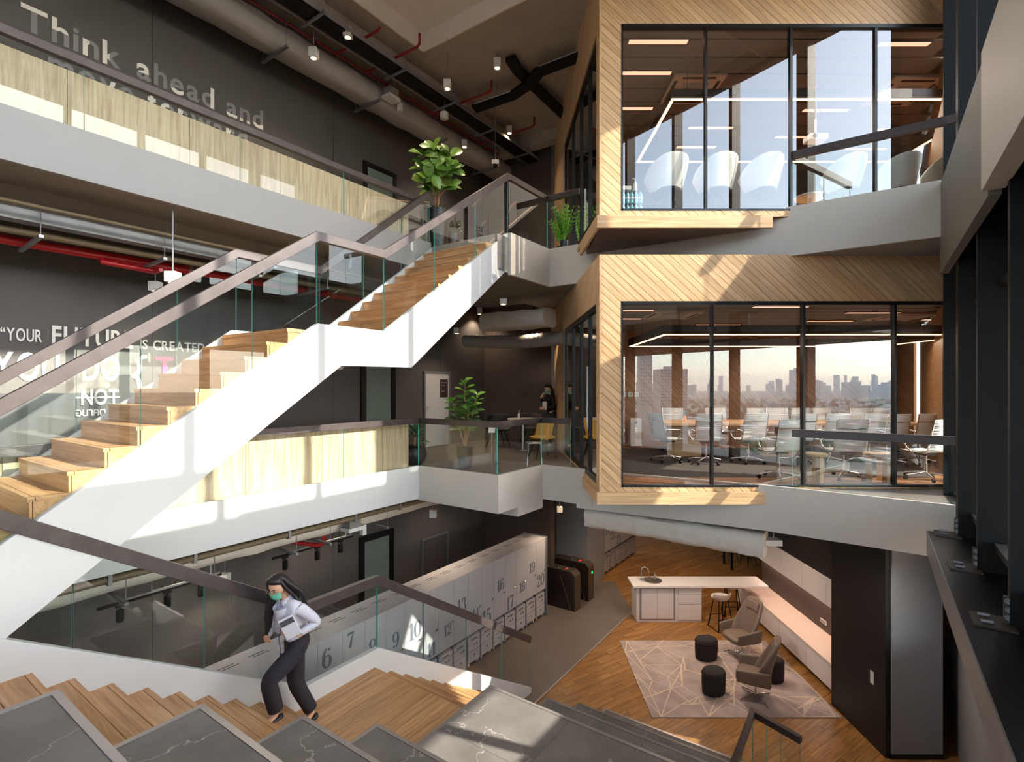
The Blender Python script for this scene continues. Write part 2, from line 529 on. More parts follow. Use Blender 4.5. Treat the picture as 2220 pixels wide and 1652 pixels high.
# ---- ground floor
def floor_piece(name, poly, z0, z1, mat):
    o = MB().pz(poly, z0, z1).build(name, mat)
    o.rotation_euler = (0, 0, PHI)
    return tag(o, kind='structure')
floor_piece('floor', [(UB0, 5.0), (12.5, 5.0), UV(3.04, 15.2), UV(2.42, 15.2), (14.4, 6.9), (20.4, 9.4), (UB0, 9.4)], ZG - .2, ZG, 'vinyl')
o = MB().pz([(-3, -12), (26, -12), (26, 30), (-3, 30)], ZG - .25, ZG - .006).build('floor_timber', 'wood_floor')
o.rotation_euler = (0, 0, PHI * .62)
o.location = (-2, -2, 0)
tag(o, kind='structure')
ft = o; fa = PHI * .62; cand = []
pmesh = MB().box(-.598, .598, -.0735, .0735, 0, .006).mesh('plank'); pmesh.materials.append(MATS['wood_plank'])
for j in range(-120, 200):
    for i in range(-4, 26):
        lx, ly = i * 1.2 + (j * .43) % 1.2, j * .15
        X, Y = -2 + lx * cos(fa) - ly * sin(fa), -2 + lx * sin(fa) + ly * cos(fa)
        u, v = UV(X, Y)
        if v > 5.35 or u < 8.0 or Y > 17 or X > 5.9 or X < .8 or Y < 7.6: continue
        if v > 4.4 and (u < 12.4): 
            e_ = [(lx + a * .6, ly + b * .075) for a in (-1, 1) for b in (-1, 1)]
            if max(-( -2 + p[0] * cos(fa) - p[1] * sin(fa)) * C + (-2 + p[0] * sin(fa) + p[1] * cos(fa)) * S for p in e_) > 4.99: continue
        if Y < 15.4 and X < 3.3 and u > 12.2: continue
        cand.append((hypot(X, Y), lx, ly))
cand.sort()
for (_, lx, ly) in cand[:300]:
    p = bpy.data.objects.new('plank', pmesh); COL.objects.link(p); p.parent = ft; p.location = (lx, ly, ZG - .006)
o = MB().bar((4.0, 5.0, ZG + .004), (12.5, 5.0, ZG + .004), .03, .012).build('trim_1', 'trim_metal'); o.rotation_euler = (0, 0, PHI); tag(o, kind='structure')

# ---- left wall, its openings filled by doors set on it; panel joints are real grooves
joints = [-6.5, -3.2, .1, 3.4, 6.7, 9.95, 11.8]
wl_root = thing_uv('wall_left', None, None, (0, VW, 0), kind='structure')
for i in range(len(joints) - 1):
    for (z0, z1) in ((ZG, ZM - .45), (ZM - .45, ZU - .45), (ZU - .45, 7.1)):
        MB().box(joints[i] + .004, joints[i + 1] - .004, VW, VW + .18, z0 + .003, z1 - .003).build('wall_panel', 'wall_dark', wl_root)
MB().box(UB0, 11.8, VW + .03, VW + .2, ZG, 7.1).build('wall_core', 'gap_dark', wl_root)
# ---- back walls
struct('wall_back', MB().box(11.8, 11.98, 6.95, VW + .2, ZG, 7.1), 'wall_brown')
struct('wall_back_far', MB().box(20.5, 20.7, -6, 16, ZG, ZM - .45).box(16.5, 16.7, 3.0, 10, ZM - .45, 7.1), 'wall_brown')
struct('wall_near', MB().box(UB0 - .2, UB0, VF - .1, VW + .2, 6.35, 7.1).box(UB0 - .2, UB0, VF - .1, VW + .2, ZM - .5, ZM + .1).box(UB0 - .2, UB0, VF - .1, VW + .2, ZU - .5, ZU + .1).box(UB0 - .2, UB0, VF - .1, VW + .2, ZG - .2, ZG + .1), 'fascia_grey')
nw = thing_uv('window_7', None, None, (UB0, 0, ZG), kind='structure')
for k in range(8):
    v = VF + 1.45 * k
    MB().box(UB0 - .1, UB0 + .1, v - .035, v + .035, ZG, 6.4).build('mullion', 'black_metal', nw)
    for (z0, z1) in ((ZG + .1, ZM - .5), (ZM + .1, ZU - .5), (ZU + .1, 6.35)):
        if k < 7: MB().box(UB0 - .01, UB0, v + .035, v + 1.415, z0, z1).build('pane', 'glass_facade', nw)
struct('wall_back_side', MB().box(11.98, 16.7, VW + .2, VW + .4, ZG, 7.1), 'wall_brown')

# ---- ceiling with its coffer over the stairs
cu, cv = 7.25, 7.15
ce = MB()
ce.box(cu, 17, VF, VW + .3, ZC, ZC + .2)
ce.box(UB0, cu, cv, VW + .3, ZC, ZC + .2)
struct('ceiling', ce, 'ceiling_grey')
ce = MB()
ce.box(UB0, cu, VF, cv, ZC + .34, ZC + .5)
ce.box(cu, cu + .1, VF, cv + .1, ZC + .2, ZC + .5).box(UB0, cu, cv, cv + .1, ZC + .2, ZC + .5)
struct('ceiling_coffer', ce, 'ceiling_white')
struct('trim_2', MB().box(cu - .03, cu, VF, cv, ZC - .02, ZC + .34).box(UB0, cu, cv - .03, cv, ZC - .02, ZC + .34), 'ceiling_white')
struct('trim_3', MB().box(UB0, 12, 7.6, 7.95, ZC - .28, ZC), 'ceiling_grey')       # downstand beam under the ceiling
struct('trim_4', MB().box(11.2, 11.5, 1, VW, ZC - .3, ZC), 'ceiling_grey')

# ---- mid floor slab
MIDR = (3.79, 7.75), (5.5, 6.44), (6.0, 6.03)
r0, r1, r2 = UV(*MIDR[0]), UV(*MIDR[1]), UV(*MIDR[2])
pm = [(UB0, VW + .1), (UB0, VF), (.105, VF), (.105, 5.25), (.17, 5.25), (.17, 6.86), (6.84, 6.86), (6.84, 5.05), (8.22, 5.05), (8.22, 4.28), r0, r1, r2, (9.2, VF), (16.6, VF), (16.6, VW + .1)]
floor_piece('floor_middle', pm, ZM - .5, ZM, 'vinyl')
pu = [(UB0, VW + .1), (UB0, 6.86), (7.1, 6.86), (7.1, 5.25), (8.8, 5.25), (8.8, VF), (16.6, VF), (16.6, VW + .1)]
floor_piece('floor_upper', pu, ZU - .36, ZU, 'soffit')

def fascia(name, path, z0, z1, t=.07, mat='fascia', out=1):
    mb = MB()
    P = [Vector((p[0], p[1], 0)) for p in path]
    n = len(P)
    nrm = []
    for i in range(n - 1):
        d = (P[i + 1] - P[i]).normalized(); nrm.append(Vector((d.y, -d.x, 0)) * out)
    offp = []
    for i in range(n):
        if i == 0: m = nrm[0]
        elif i == n - 1: m = nrm[-1]
        else:
            m = (nrm[i - 1] + nrm[i]).normalized(); m = m / max(.3, m.dot(nrm[i]))
        offp.append(P[i] + m * t)
    for i in range(n - 1):
        q = [P[i], P[i + 1], offp[i + 1], offp[i]]
        zz0 = z0[i] if isinstance(z0, (list, tuple)) else z0
        mb.pz([(p.x, p.y) for p in q], zz0, z1)
    return struct(name, mb, mat)
# corridor and balcony edges (plastered fascias)
fascia('slab_edge_middle_corridor', [(.17, 6.86), (6.84, 6.86)], -2.05, KM, .06, 'white_paint')
fascia('slab_edge_middle_balcony', [(6.84, 6.92), (6.84, 5.05), (8.22, 5.05), (8.22, 4.0)], -2.08, KM, .05, 'fascia')
struct('slab_edge_middle_drop', MB().pv([(7.35, -2.24), (8.17, -2.24), (8.17, -2.08), (7.35, -2.08)], 4.995, 5.9), 'fascia')
fascia('slab_edge_middle_right', [(8.22, 4.3), r0, r1, r2, UV(6.5, 5.62)], -2.15, KM - .02, .05, 'fascia')
fascia('slab_edge_upper_corridor', [(UB0, 6.86), (7.1, 6.86)], 2.17, KU, .06, 'fascia_grey')
fascia('slab_edge_upper_landing', [(7.42, 5.25), (8.8, 5.25), (8.8, VF)], 1.96, KU, .06, 'fascia')
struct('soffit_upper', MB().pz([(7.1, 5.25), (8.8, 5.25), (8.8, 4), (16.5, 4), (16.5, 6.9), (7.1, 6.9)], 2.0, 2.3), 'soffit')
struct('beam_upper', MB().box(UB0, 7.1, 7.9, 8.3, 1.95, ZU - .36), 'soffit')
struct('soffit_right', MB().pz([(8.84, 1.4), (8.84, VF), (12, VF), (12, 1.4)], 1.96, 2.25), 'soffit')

# ---- wooden low walls behind the corridor glass
def panel_wall(name, u0, u1, v0, v1, z0, z1, seams):
    r = thing_uv(name, None, None, (u0, v0, z0), kind='structure')
    us = [u0] + seams + [u1]
    for i in range(len(us) - 1):
        o = MB().box(-(z1 - z0) / 2, (z1 - z0) / 2, us[i] - u0 + .003, us[i + 1] - u0 - .003, 0, v1 - v0).build('wood_panel', 'wood_panel')
        # local x is vertical so that the grain stands upright
        Rm = Matrix(((0, 1, 0), (0, 0, 1), (1, 0, 0))).to_4x4()
        o.parent = r
        o.matrix_local = Matrix.Translation((0, 0, (z1 - z0) / 2)) @ Rm
    return r
panel_wall('wall_low_upper', -3.0, 6.72, 7.0, 7.06, ZU, 3.36, [-1.8, -.6, .6, 1.8, 3.0, 4.2, 5.4])
panel_wall('wall_low_middle', .3, 6.72, 7.0, 7.06, ZM, -.69, [1.3, 2.5, 3.7, 4.9, 6.1])

# ---- facade on the right: mullions, slab band, glass, ledge
MU = [3.8 + 1.42 * k for k in range(-7, 5)]      # -6.14 .. 9.48
fac = thing_uv('window_1', None, None, (0, VF, ZG), kind='structure')
for u in MU:
    wdt = .2 if abs(u - 8.06) < .01 else .075
    MB().box(u - wdt / 2, u + wdt / 2, VF - .02, VF + .27, -2.0, 6.42).build('mullion', 'black_metal', fac)
for i in range(len(MU) - 1):
    for (z0, z1) in ((-1.5, .98), (2.74, 6.32)):
        MB().box(MU[i] + .03, MU[i + 1] - .03, VF + .02, VF + .03, z0, z1).build('pane', 'glass_facade', fac)
MB().box(UB0, 9.5, VF - .02, VF + .14, 6.3, 6.42).build('head', 'black_metal', fac)
MB().box(UB0, 9.5, VF, VF + .12, 2.68, 2.76).build('transom', 'black_metal', fac)
MB().box(UB0, 9.5, VF, VF + .12, .94, 1.0).build('transom', 'black_metal', fac)
MB().box(UB0, 9.5, VF, VF + .16, -1.53, -1.47).build('transom', 'black_metal', fac)
struct('wall_right_upper', MB().box(UB0, 17, VF - .12, VF, 6.4, 7.0), 'fascia_grey')
struct('wall_right_band', MB().box(UB0, 17, VF - .14, VF - .005, 1.0, 2.68), 'fascia_grey')
struct('wall_right_lower', MB().box(UB0, 5.2, VF - .14, VF, ZG, -1.53).box(9.5, 20.7, VF - .14, VF, ZG, -1.53).box(16.5, 20.7, VF, 10, ZM - .5, ZM - .3).box(5.2, 9.5, VF - .14, VF, ZG, -3.8).box(5.2, 9.5, VF - .14, VF, -2.05, -1.53), 'fascia_grey')
w8 = thing_uv('window_8', None, None, (5.2, VF, -3.8), kind='structure')
for k in range(3):
    a = 5.22 + 1.42 * k
    MB().box(a + .03, a + 1.39, VF - .05, VF - .04, -3.8, -2.05).build('pane', 'glass_facade', w8)
    MB().box(a - .03, a + .03, VF - .1, VF, -3.8, -2.05).build('mullion', 'black_metal', w8)
struct('sun_blocker_lower', MB().box(UB0 - 1, 9.6, VF - 3.35, VF - .14, -2.0, -1.75), 'wall_dark')  # unseen slab added to keep the sun out of the lower window
struct('balcony_outside', MB().box(UB0 - 1, 8.75, VF - 3.35, VF - .14, 1.02, 1.3), 'wall_dark')
# deep upper gallery beam along the facade
struct('beam_right', MB().box(5.4, 8.8, VF + .28, VF + .36, 1.48, 2.66), 'beam_grey')
struct('beam_right_lit', MB().box(UB0, 5.4, VF + .26, VF + .40, 1.52, 2.60), 'fascia')  # paler material paints in the lit near face of the beam
# dark ledge with its steel bracket plates
struct('ledge_right', MB().box(UB0, 8.1, VF + .02, -.56, -1.80, -1.765), 'black_frame')
struct('ledge_right_face', MB().box(UB0, 8.1, -.58, -.55, -2.04, -1.767), 'galv')

# ---- meeting-room boxes
def side_x(Y): return 1.31 - .0378 * (Y - DF)
YB = 13.4
XR = 6.86
def room_box(tagname, zb, zt_win, z_top, z_strip, z_pl, pl_x1, xs, nwin, wood_bottom):
    r = thing_w(f'wall_{tagname}_room', None, None, (1.31, DF, zb), kind='structure')
    wx = 1.64
    ax = -radians(43)
    front = [[(1.31, zt_win), (XR, zt_win), (XR, z_top), (1.31, z_top)],
             [(1.31, zb), (wx, zb), (wx, zt_win), (1.31, zt_win)],
             [(1.31, z_strip), (XR, z_strip), (XR, zb), (1.31, zb)]]
    planks(r, front, (0, DF + .03, 0), (1, 0, 0), (0, 0, 1), ax, .092, .03, .0055, 'wood_box', phase=.02)
    # side face
    d = Vector((side_x(YB) - 1.31, YB - DF, 0)); L = d.length; d.normalize()
    f = lambda Y: (Y - DF) / d.y
    side = [[(0, zt_win), (L, zt_win), (L, z_top), (0, z_top)],
            [(0, zb), (f(7.98), zb), (f(7.98), zt_win), (0, zt_win)],
            [(f(11.63), zb), (L, zb), (L, zt_win), (f(11.63), zt_win)],
            [(0, z_strip), (L, z_strip), (L, zb), (0, zb)]]
    side = [[(-p[0], p[1]) for p in reversed(q)] for q in side]
    O = Vector((1.31, DF, 0)) + Vector((.03, 0, 0))
    planks(r, side, O, -d, (0, 0, 1), radians(43), .11, .03, .0055, 'wood_box', phase=.03)
    # backing behind the boards
    bk = MB()
    bk.box(1.36, XR, DF + .035, DF + .12, zt_win, z_top).box(1.36, wx, DF + .035, DF + .12, zb, zt_win)
    bk.box(1.36, XR, DF + .035, DF + .12, z_strip, zb)
    for q in side:
        P = [(Vector((1.36, DF + .04, 0)) + (-d) * p[0]) for p in q]
        bk.prism([(P[i].x, P[i].y, q[i][1]) for i in range(4)], (.08, 0, 0))
    bk.build('backing', 'wood_groove', r)
    # plinth board
    pb = MB().box(-(pl_x1 - 1.268) / 2, (pl_x1 - 1.268) / 2, -.02, .02, z_pl, z_strip + .004).build('plinth_board', 'wood_box')
    pb.parent = r; pb.location = ((pl_x1 + 1.268) / 2 - 1.31, -.03, -zb)
    q0, q1 = Vector((1.27, DF - .01, 0)), Vector((side_x(9.35) - .02, 9.35, 0))
    MB().prism([(q0.x, q0.y, z_pl), (q1.x, q1.y, z_pl), (q1.x, q1.y, z_strip), (q0.x, q0.y, z_strip)], (.04, 0, 0)).build('plinth_board', 'wood_box', r)
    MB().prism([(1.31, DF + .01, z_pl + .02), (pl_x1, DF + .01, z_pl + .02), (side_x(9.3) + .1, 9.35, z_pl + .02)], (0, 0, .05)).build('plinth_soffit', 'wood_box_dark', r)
    # glazing of the front
    w = thing_w('window_%d' % nwin, None, None, (wx, DF, zb), kind='structure')
    fr = MB().box(wx, XR, DF - .005, DF + .1, zt_win - .055, zt_win).box(wx, XR, DF - .005, DF + .1, zb, zb + .03).box(wx, wx + .02, DF - .005, DF + .1, zb, zt_win)
    fr.build('window_frame', 'black_frame', w)
    for x in xs:
        MB().box(x - .018, x + .018, DF, DF + .09, zb, zt_win - .05).build('mullion', 'black_frame', w)
    e = [wx + .02] + xs + [XR]
    for i in range(len(e) - 1):
        MB().box(e[i] + .012, e[i + 1] - .012, DF + .03, DF + .042, zb + .03, zt_win - .055).build('pane', 'glass_room', w)
    # glazing of the side
    w2 = thing_w('window_%d' % (nwin + 1), None, None, (1.31, 8.0, zb), kind='structure')
    ys = [7.98, 8.75, 9.6, 10.55, 11.63]
    fr = MB()
    for (z0, z1) in ((zb, zb + .09), (zt_win - .09, zt_win)):
        fr.prism([(side_x(7.98) + .02, 7.98, z0), (side_x(11.63) + .02, 11.63, z0), (side_x(11.63) + .02, 11.63, z1), (side_x(7.98) + .02, 7.98, z1)], (.06, 0, 0))
    fr.build('window_frame', 'black_frame', w2)
    for y in ys[1:]:
        MB().box(side_x(y) + .02, side_x(y) + .1, y - .05, y + .02, zb, zt_win).build('mullion', 'black_frame', w2)
    for i in range(4):
        MB().prism([(side_x(ys[i]) + .05, ys[i], zb + .05), (side_x(ys[i + 1]) + .05, ys[i + 1], zb + .05), (side_x(ys[i + 1]) + .05, ys[i + 1], zt_win - .05), (side_x(ys[i]) + .05, ys[i], zt_win - .05)], (.01, 0, 0)).build('pane', 'glass_room', w2)
    return r
px_X = lambda x: (x - 1110) / F * DF
room_lo = room_box('lower', -1.51, 1.28, 1.98, -1.58, -1.76, px_X(1657), [px_X(1545), px_X(1744), px_X(1942)], 2, True)
room_up = room_box('upper', 2.64, 5.44, ZC, 2.55, 2.37, px_X(1672), [px_X(1531), px_X(1716), px_X(1900), px_X(2085)], 4, True)
# grooved end of the roof of the lower room
tag(MB().prism([(1.33, DF + .04, 1.94), (XR, DF + .04, 1.94), (10.4, YB, 1.94), (1.15, YB, 1.94)], (0, 0, .03)).build('roof_lower_room', 'soffit'), kind='structure')

# rooms: floors, ceilings, back walls
RP = [(1.38, DF + .1), (6.75, DF + .1), (10.35, YB), (1.15, YB)]
o = MB().pz(RP, ZM, -1.505).build('floor_lower_room', 'room_floor'); tag(o, kind='structure')
rf = o
rmesh = MB().box(-.598, .598, -.083, .083, 0, .005).mesh('plank'); rmesh.materials.append(MATS['room_plank'])
for j in range(5):
    for i in range(5):
        X = 2.15 + i * 1.2 - (j * .41) % .6
        if X + .6 > 6.78 + j * .1 or X - .6 < 1.42: continue
        p = bpy.data.objects.new('plank', rmesh); COL.objects.link(p); p.parent = rf; p.location = (X, 7.95 + .17 * j, -1.507)
o = MB().pz([(1.5, 9.3), (2.25, 8.55), (7.0, 8.55), (9.3, 12.6), (1.5, 12.6)], -1.505, -1.497).build('floor_carpet', 'room_carpet'); tag(o, kind='structure')
o = MB().pz(RP, ZU, 2.635).build('floor_upper_room', 'room_floor'); tag(o, kind='structure')
def room_shell(nm, z0, zc, planked):
    if planked:
        rr = thing_w(f'wall_{nm}_room_back', None, None, (1.15, YB, z0), kind='structure')
        planks(rr, [[(1.1, z0), (10.4, z0), (10.4, zc), (1.1, zc)]], (0, YB, 0), (1, 0, 0), (0, 0, 1), -radians(45), .145, .03, .006, 'wood_inner')
        MB().box(1.1, 10.5, YB + .01, YB + .12, z0, zc).build('backing', 'wood_groove', rr)
    else:
        tag(MB().box(1.1, 10.5, YB, YB + .12, z0, zc).build(f'wall_{nm}_room_back', 'wall_brown'), kind='structure')
    cr = thing_w(f'ceiling_{nm}_room', None, None, (1.3, DF, zc), kind='structure')
    y = DF + .12
    while y < YB:
        y1 = min(y + .46, YB)
        xr = 6.75 + (y - DF) * .655
        MB().box(side_x(y1) + .1, xr, y + .02, y1 - .02, zc, zc + .06).build('ceiling_board', 'room_ceiling', cr)
        y += .46
    MB().pz(RP, zc + .03, zc + .14).build('ceiling_core', 'gap_dark', cr)
room_shell('lower', -1.51, 1.40, True)
room_shell('upper', 2.64, 5.60, False)
# outer wall of the rooms with one window in the lower room
wr = MB()
for (u0, u1) in ((9.52, 10.15), (11.55, 16.6)):
    wr.box(u0, u1, VF + .06, VF + .1, -1.51, 1.4).box(u0, u1, VF + .06, VF + .1, 2.64, 5.6)
struct('wall_right_rooms', wr, 'wood_inner')
struct('window_6', MB().box(10.15, 10.2, VF, VF + .1, -1.5, 5.6).box(11.5, 11.55, VF, VF + .1, -1.5, 5.6).box(10.2, 11.5, VF + .03, VF + .04, -1.5, .98, 1).box(10.2, 11.5, VF + .03, VF + .04, 2.74, 5.6, 1), ['black_frame', 'glass_facade'])
struct('wall_right_rooms_outer', MB().box(11.55, 17, VF - .12, VF, -1.53, 6.5).box(9.5, 10.15, VF - .12, VF, -1.53, 6.5), 'fascia_grey')

# ---- pillar and dark niche wall on the ground floor
XC0, XC1, YC = 5.82, 6.63, 7.95
struct('column_right', MB().box(XC0 + .03, XC1, YC, YC + .75, ZG, -2.1), 'column_grey', uv=False)
struct('baseboard_column', MB().box(XC0, XC1 + .02, YC - .015, YC + .76, ZG, ZG + .07), 'plinth_black', uv=False)
bw = MB().box(5.76, XC0 + .02, YC + .02, 9.32, ZG, -2.1)
bw.box(5.8, 7.0, 9.28, 9.32, ZG, -2.1).box(6.62, 6.72, 9.3, 13.7, ZG, -2.1)
struct('wall_niche', bw, 'wall_black', uv=False)
struct('wall_niche_top', MB().box(6.2, 6.7, 9.3, 13.7, -3.74, -2.1), 'wall_black', uv=False)
# grey pillar between the locker rows
pc = at_zuv(1297, 1247, ZG)
struct('column_back', MB().box(13.2, 14.35, 6.6, 7.6, ZG, -2.0), 'column_grey')

# ================================================================== STAIRS AND BALUSTRADES
def balustrade(name, label, path, splits, ht=.95, rail_w=.075, rail_h=.105, drop=.0, group=None, base_off=0.0, end_ext=0):
    """path: (u, v, z) of the glass foot; splits: for every segment the glass joints as fractions"""
    P = [Vector(p) for p in path]
    r = thing_uv(name, label, 'balustrade', tuple(path[0]), group)
    for i in range(len(P) - 1):
        a, b = P[i], P[i + 1]
        fr = [0.0] + list(splits[i]) + [1.0]
        L = (b - a).length
        d = (b - a); s = Vector((d.y, -d.x, 0)).normalized() * .012
        for k in range(len(fr) - 1):
            g = .006 / max(L, .1)
            p0, p1 = a.lerp(b, fr[k] + g), a.lerp(b, fr[k + 1] - g)
            q = [p0 - s / 2 - Vector((0, 0, drop)), p1 - s / 2 - Vector((0, 0, drop)), p1 - s / 2 + Vector((0, 0, ht)), p0 - s / 2 + Vector((0, 0, ht))]
            MB().prism(q, s, 0, 1).build('glass_panel', ['glass_rail', 'teal_edge'], r)
    MB().sweep([p + Vector((0, 0, ht + .03)) for p in P], rail_w, rail_h).build('handrail', 'bronze', r, bevel=.004)
    return r

def staircase(name, label, v0, v1, flights, landings, base):
    """flights: list of steps (u_nose, z_top, depth, direction) ; landings: boxes"""
    r = thing_uv(name, label, 'staircase', base)
    for (u0, u1, z, z_prev) in flights:
        hw = (u1 - u0) / 2
        sg = z_prev            # side of the front edge: -1 at u0, +1 at u1 (in the tread's own frame the front is at -y for +1)
        T = MB().box(-(v1 - v0) / 2, (v1 - v0) / 2, (-hw + .05 if sg > 0 else -hw), (hw - .05 if sg < 0 else hw), -.032, 0)
        T.box(-(v1 - v0) / 2, (v1 - v0) / 2, -hw + .035, hw - .035, -.19, -.03)
        o = T.build('tread', 'wood_tread', None)
        nz = MB().box(-(v1 - v0) / 2, (v1 - v0) / 2, (-hw if sg > 0 else hw - .046), (-hw + .046 if sg > 0 else hw), -.034, .001).build('nosing', 'wood_tread', None, bevel=.004)
        nz.parent = r
        nz.matrix_local = Matrix.Translation(Vector(((u0 + u1) / 2, (v0 + v1) / 2, z)) - OFF[r.name]) @ Matrix.Rotation(pi / 2, 4, 'Z')
        o.parent = r
        o.matrix_local = Matrix.Translation(Vector(((u0 + u1) / 2, (v0 + v1) / 2, z)) - OFF[r.name]) @ Matrix.Rotation(pi / 2, 4, 'Z')
    return r
def riser(r, u, v0, v1, z0, z1, sgn):
    o = MB().box(-(v1 - v0) / 2, (v1 - v0) / 2, -.009, .009, z0, z1).build('riser', 'wood_tread')
    o.parent = r
    o.matrix_local = Matrix.Translation(Vector((u, (v0 + v1) / 2, 0)) - OFF[r.name]) @ Matrix.Rotation(pi / 2, 4, 'Z')

# ---- upper staircase (middle floor -> landing -> upper floor), rising along u
VS0, VS1 = 5.25, 6.85
ZL = .65
steps = []
for j in range(1, 13):                       # lower flight, below the landing
    z = ZL - .1677 * j; u = 3.28 - .239 * j
    steps.append((u, u + .262, z, -1))
for j in range(0, 10):                       # upper flight
    z = ZL + .179 * (j + 1); u = 4.80 + .23 * j
    steps.append((u, u + .255, z, -1))
st = staircase('upper_staircase', 'white stringer staircase with wooden treads rising to the upper floor', VS0 + .08, VS1 - .07, steps, [], (.2, VS0, -1.6))
for j in range(0, 13):
    riser(st, 3.28 - .239 * j + .02, VS0 + .08, VS1 - .07, ZL - .1677 * (j + 1), ZL - .1677 * j - .032, 1)
for j in range(0, 11):
    riser(st, 4.80 + .23 * j + .02, VS0 + .08, VS1 - .07, ZL + .179 * j, ZL + .179 * (j + 1) - .032, 1)
for k in range(8):                           # landing boards
    w_ = (4.83 - 3.28) / 8
    o = MB().box(-.72, .72, -w_ / 2 + .002, w_ / 2 - .002, -.04, 0).build('landing_board', 'wood_tread')
    o.parent = st
    o.matrix_local = Matrix.Translation(Vector((3.28 + w_ * (k + .5), (VS0 + VS1) / 2, ZL)) - OFF[st.name]) @ Matrix.Rotation(pi / 2, 4, 'Z')
MB().box(3.31, 4.83, VS0 + .09, VS1 - .08, .42, ZL - .041).build('landing_core', 'wood_tread', st)
SP = [(.22, -1.70), (3.62, .73), (4.62, .73), (7.42, 2.705), (7.42, 2.07), (5.10, .265), (3.94, .25), (.55, -2.18), (.22, -2.18)]
MB().pv(SP, VS0, VS0 + .08).build('stringer', 'white_paint', st, bevel=.004)
SP2 = [(.22, -1.70), (3.42, .73), (4.62, .73), (7.12, 2.62), (7.12, 2.07), (5.10, .265), (3.94, .25), (.55, -2.18), (.22, -2.18)]
MB().pv(SP2, VS1 - .07, VS1).build('stringer', 'white_paint', st, bevel=.004)
so = MB().pv([(.5, -2.13), (3.94, .29), (5.1, .305), (7.4, 2.10), (7.4, 2.16), (5.08, .36), (3.92, .34), (.44, -2.09)], VS0 + .08, VS1 - .07)
so.build('soffit_plate', 'white_paint', st)

def stair_path(v):
    return [(.22, v, -1.68), (3.62, v, .73), (4.62, v, .73), (7.42, v, 2.70)]
vr = VS0 + .03
balustrade('stair_balustrade', 'nearer glass balustrade climbing the white staircase to the upper landing corner',
           [(.3, vr, -1.64), (3.62, vr, .73), (4.62, vr, .73), (7.44, vr, 2.70), (8.80, vr, 2.70), (8.80, 4.55, 2.70)],
           [[.18, .47, .77], [], [.34, .68], [], []], ht=.98, drop=.03)
vl = VS1 - .03
balustrade('stair_balustrade', 'farther glass balustrade of the white staircase beside the dark lettered wall',
           [(.3, vl, -1.64), (3.48, vl, .73), (4.72, vl, .73), (7.08, vl, 2.62)],
           [[.2, .48, .78], [], [.35, .7]], ht=.98, drop=.03)

# ---- corridor and balcony balustrades
vb = 6.90
cu_ = lambda x: at_v(x, 300, vb)[0]
us = [cu_(182), cu_(520), cu_(745)]
A, B = -1.2, 7.0
balustrade('corridor_balustrade', 'long glass balustrade along the upper corridor under the think ahead lettering',
           [(A, vb, KU), (B, vb, KU)], [[(u - A) / (B - A) for u in [-.2] + us]], ht=.725, rail_h=.09)
cm = lambda x: at_v(x, 1000, vb)[0]
A = 1.0
balustrade('balcony_balustrade', 'zigzag glass balustrade of the middle floor balcony beside the seated area',
           [(A, vb, KM), (6.84 + .03, vb, KM), (6.87, 5.08, KM), (8.25, 5.08, KM), (8.25, 4.45, KM)],
           [[(u - A) / (6.87 - A) for u in (cm(540), cm(745))], [], [], []], ht=.79, rail_h=.10)
g0, g1, g2 = UV(4.1, 7.56), UV(5.52, 6.48), UV(6.1, 6.0)
balustrade('walkway_balustrade', 'glass balustrade with level dark handrail before the lower meeting room',
           [(*g0, KM), (*g1, KM), (*g2, KM)], [[.5], []], ht=.74, rail_h=.11)
balustrade('walkway_balustrade', 'glass balustrade with dark handrail before the upper white chairs',
           [(8.78, .98, KU), (8.78, -1.0, KU)], [[.52]], ht=.74, rail_h=.11)

# ---- lower staircase (middle floor -> half landing -> ground) with seating platforms
ZH = -3.6
VP_ = 3.77
st2 = None
steps = []
for k in range(1, 13):
    u1 = 3.165 - .255 * (k - 1)
    steps.append((u1 - .285, u1 + .012, ZH + .159 * k, 1))
for k in range(1, 13):
    u0 = 4.43 + .265 * (k - 1)
    steps.append((u0 - .03, u0 + .277, ZH - .1638 * k, 1))
st2 = staircase('lower_staircase', 'wooden staircase descending past the woman to the lobby floor', VP_, VS0 - .02, steps, [], (.1, VP_, ZG))
for k in range(1, 14):
    riser(st2, 3.165 - .255 * (k - 1) - .012, VP_, VS0 - .02, ZH + .159 * (k - 1) - .03, ZH + .159 * k - .032, 1)
    riser(st2, 4.43 + .265 * (k - 1) - .012, VP_, VS0 - .02, ZH - .1638 * k, ZH - .1638 * (k - 1) - .032, 1)
nb = 9
for k in range(nb):
    w_ = (VS0 - .02 - VP_) / nb
    L_ = 4.43 - 3.14
    o = MB().box(-L_ / 2, L_ / 2, -w_ / 2 + .0015, w_ / 2 - .0015, -.04, 0).build('landing_board', 'wood_tread')
    o.parent = st2
    o.matrix_local = Matrix.Translation(Vector((3.14 + L_ / 2, VP_ + w_ * (k + .5), ZH)) - OFF[st2.name])
SQ = [(.1, -1.42), (.6, -1.62), (3.45, -3.38), (4.50, -3.38), (8.15, -5.64), (8.15, ZG), (6.9, ZG), (4.4, -4.2), (3.3, -4.2), (.1, -2.2)]
MB().pv(SQ, VS0 - .02, VS0 + .06).build('stringer', 'white_paint', st2, bevel=.004)
MB().pv([(.1, -2.0), (3.2, -4.1), (4.5, -4.1), (7.2, ZG), (6.9, ZG), (4.4, -4.2), (3.2, -4.2), (.1, -2.15)], VP_, VS0 - .02).build('soffit_plate', 'fascia_grey', st2)
vg = VS0 + .02
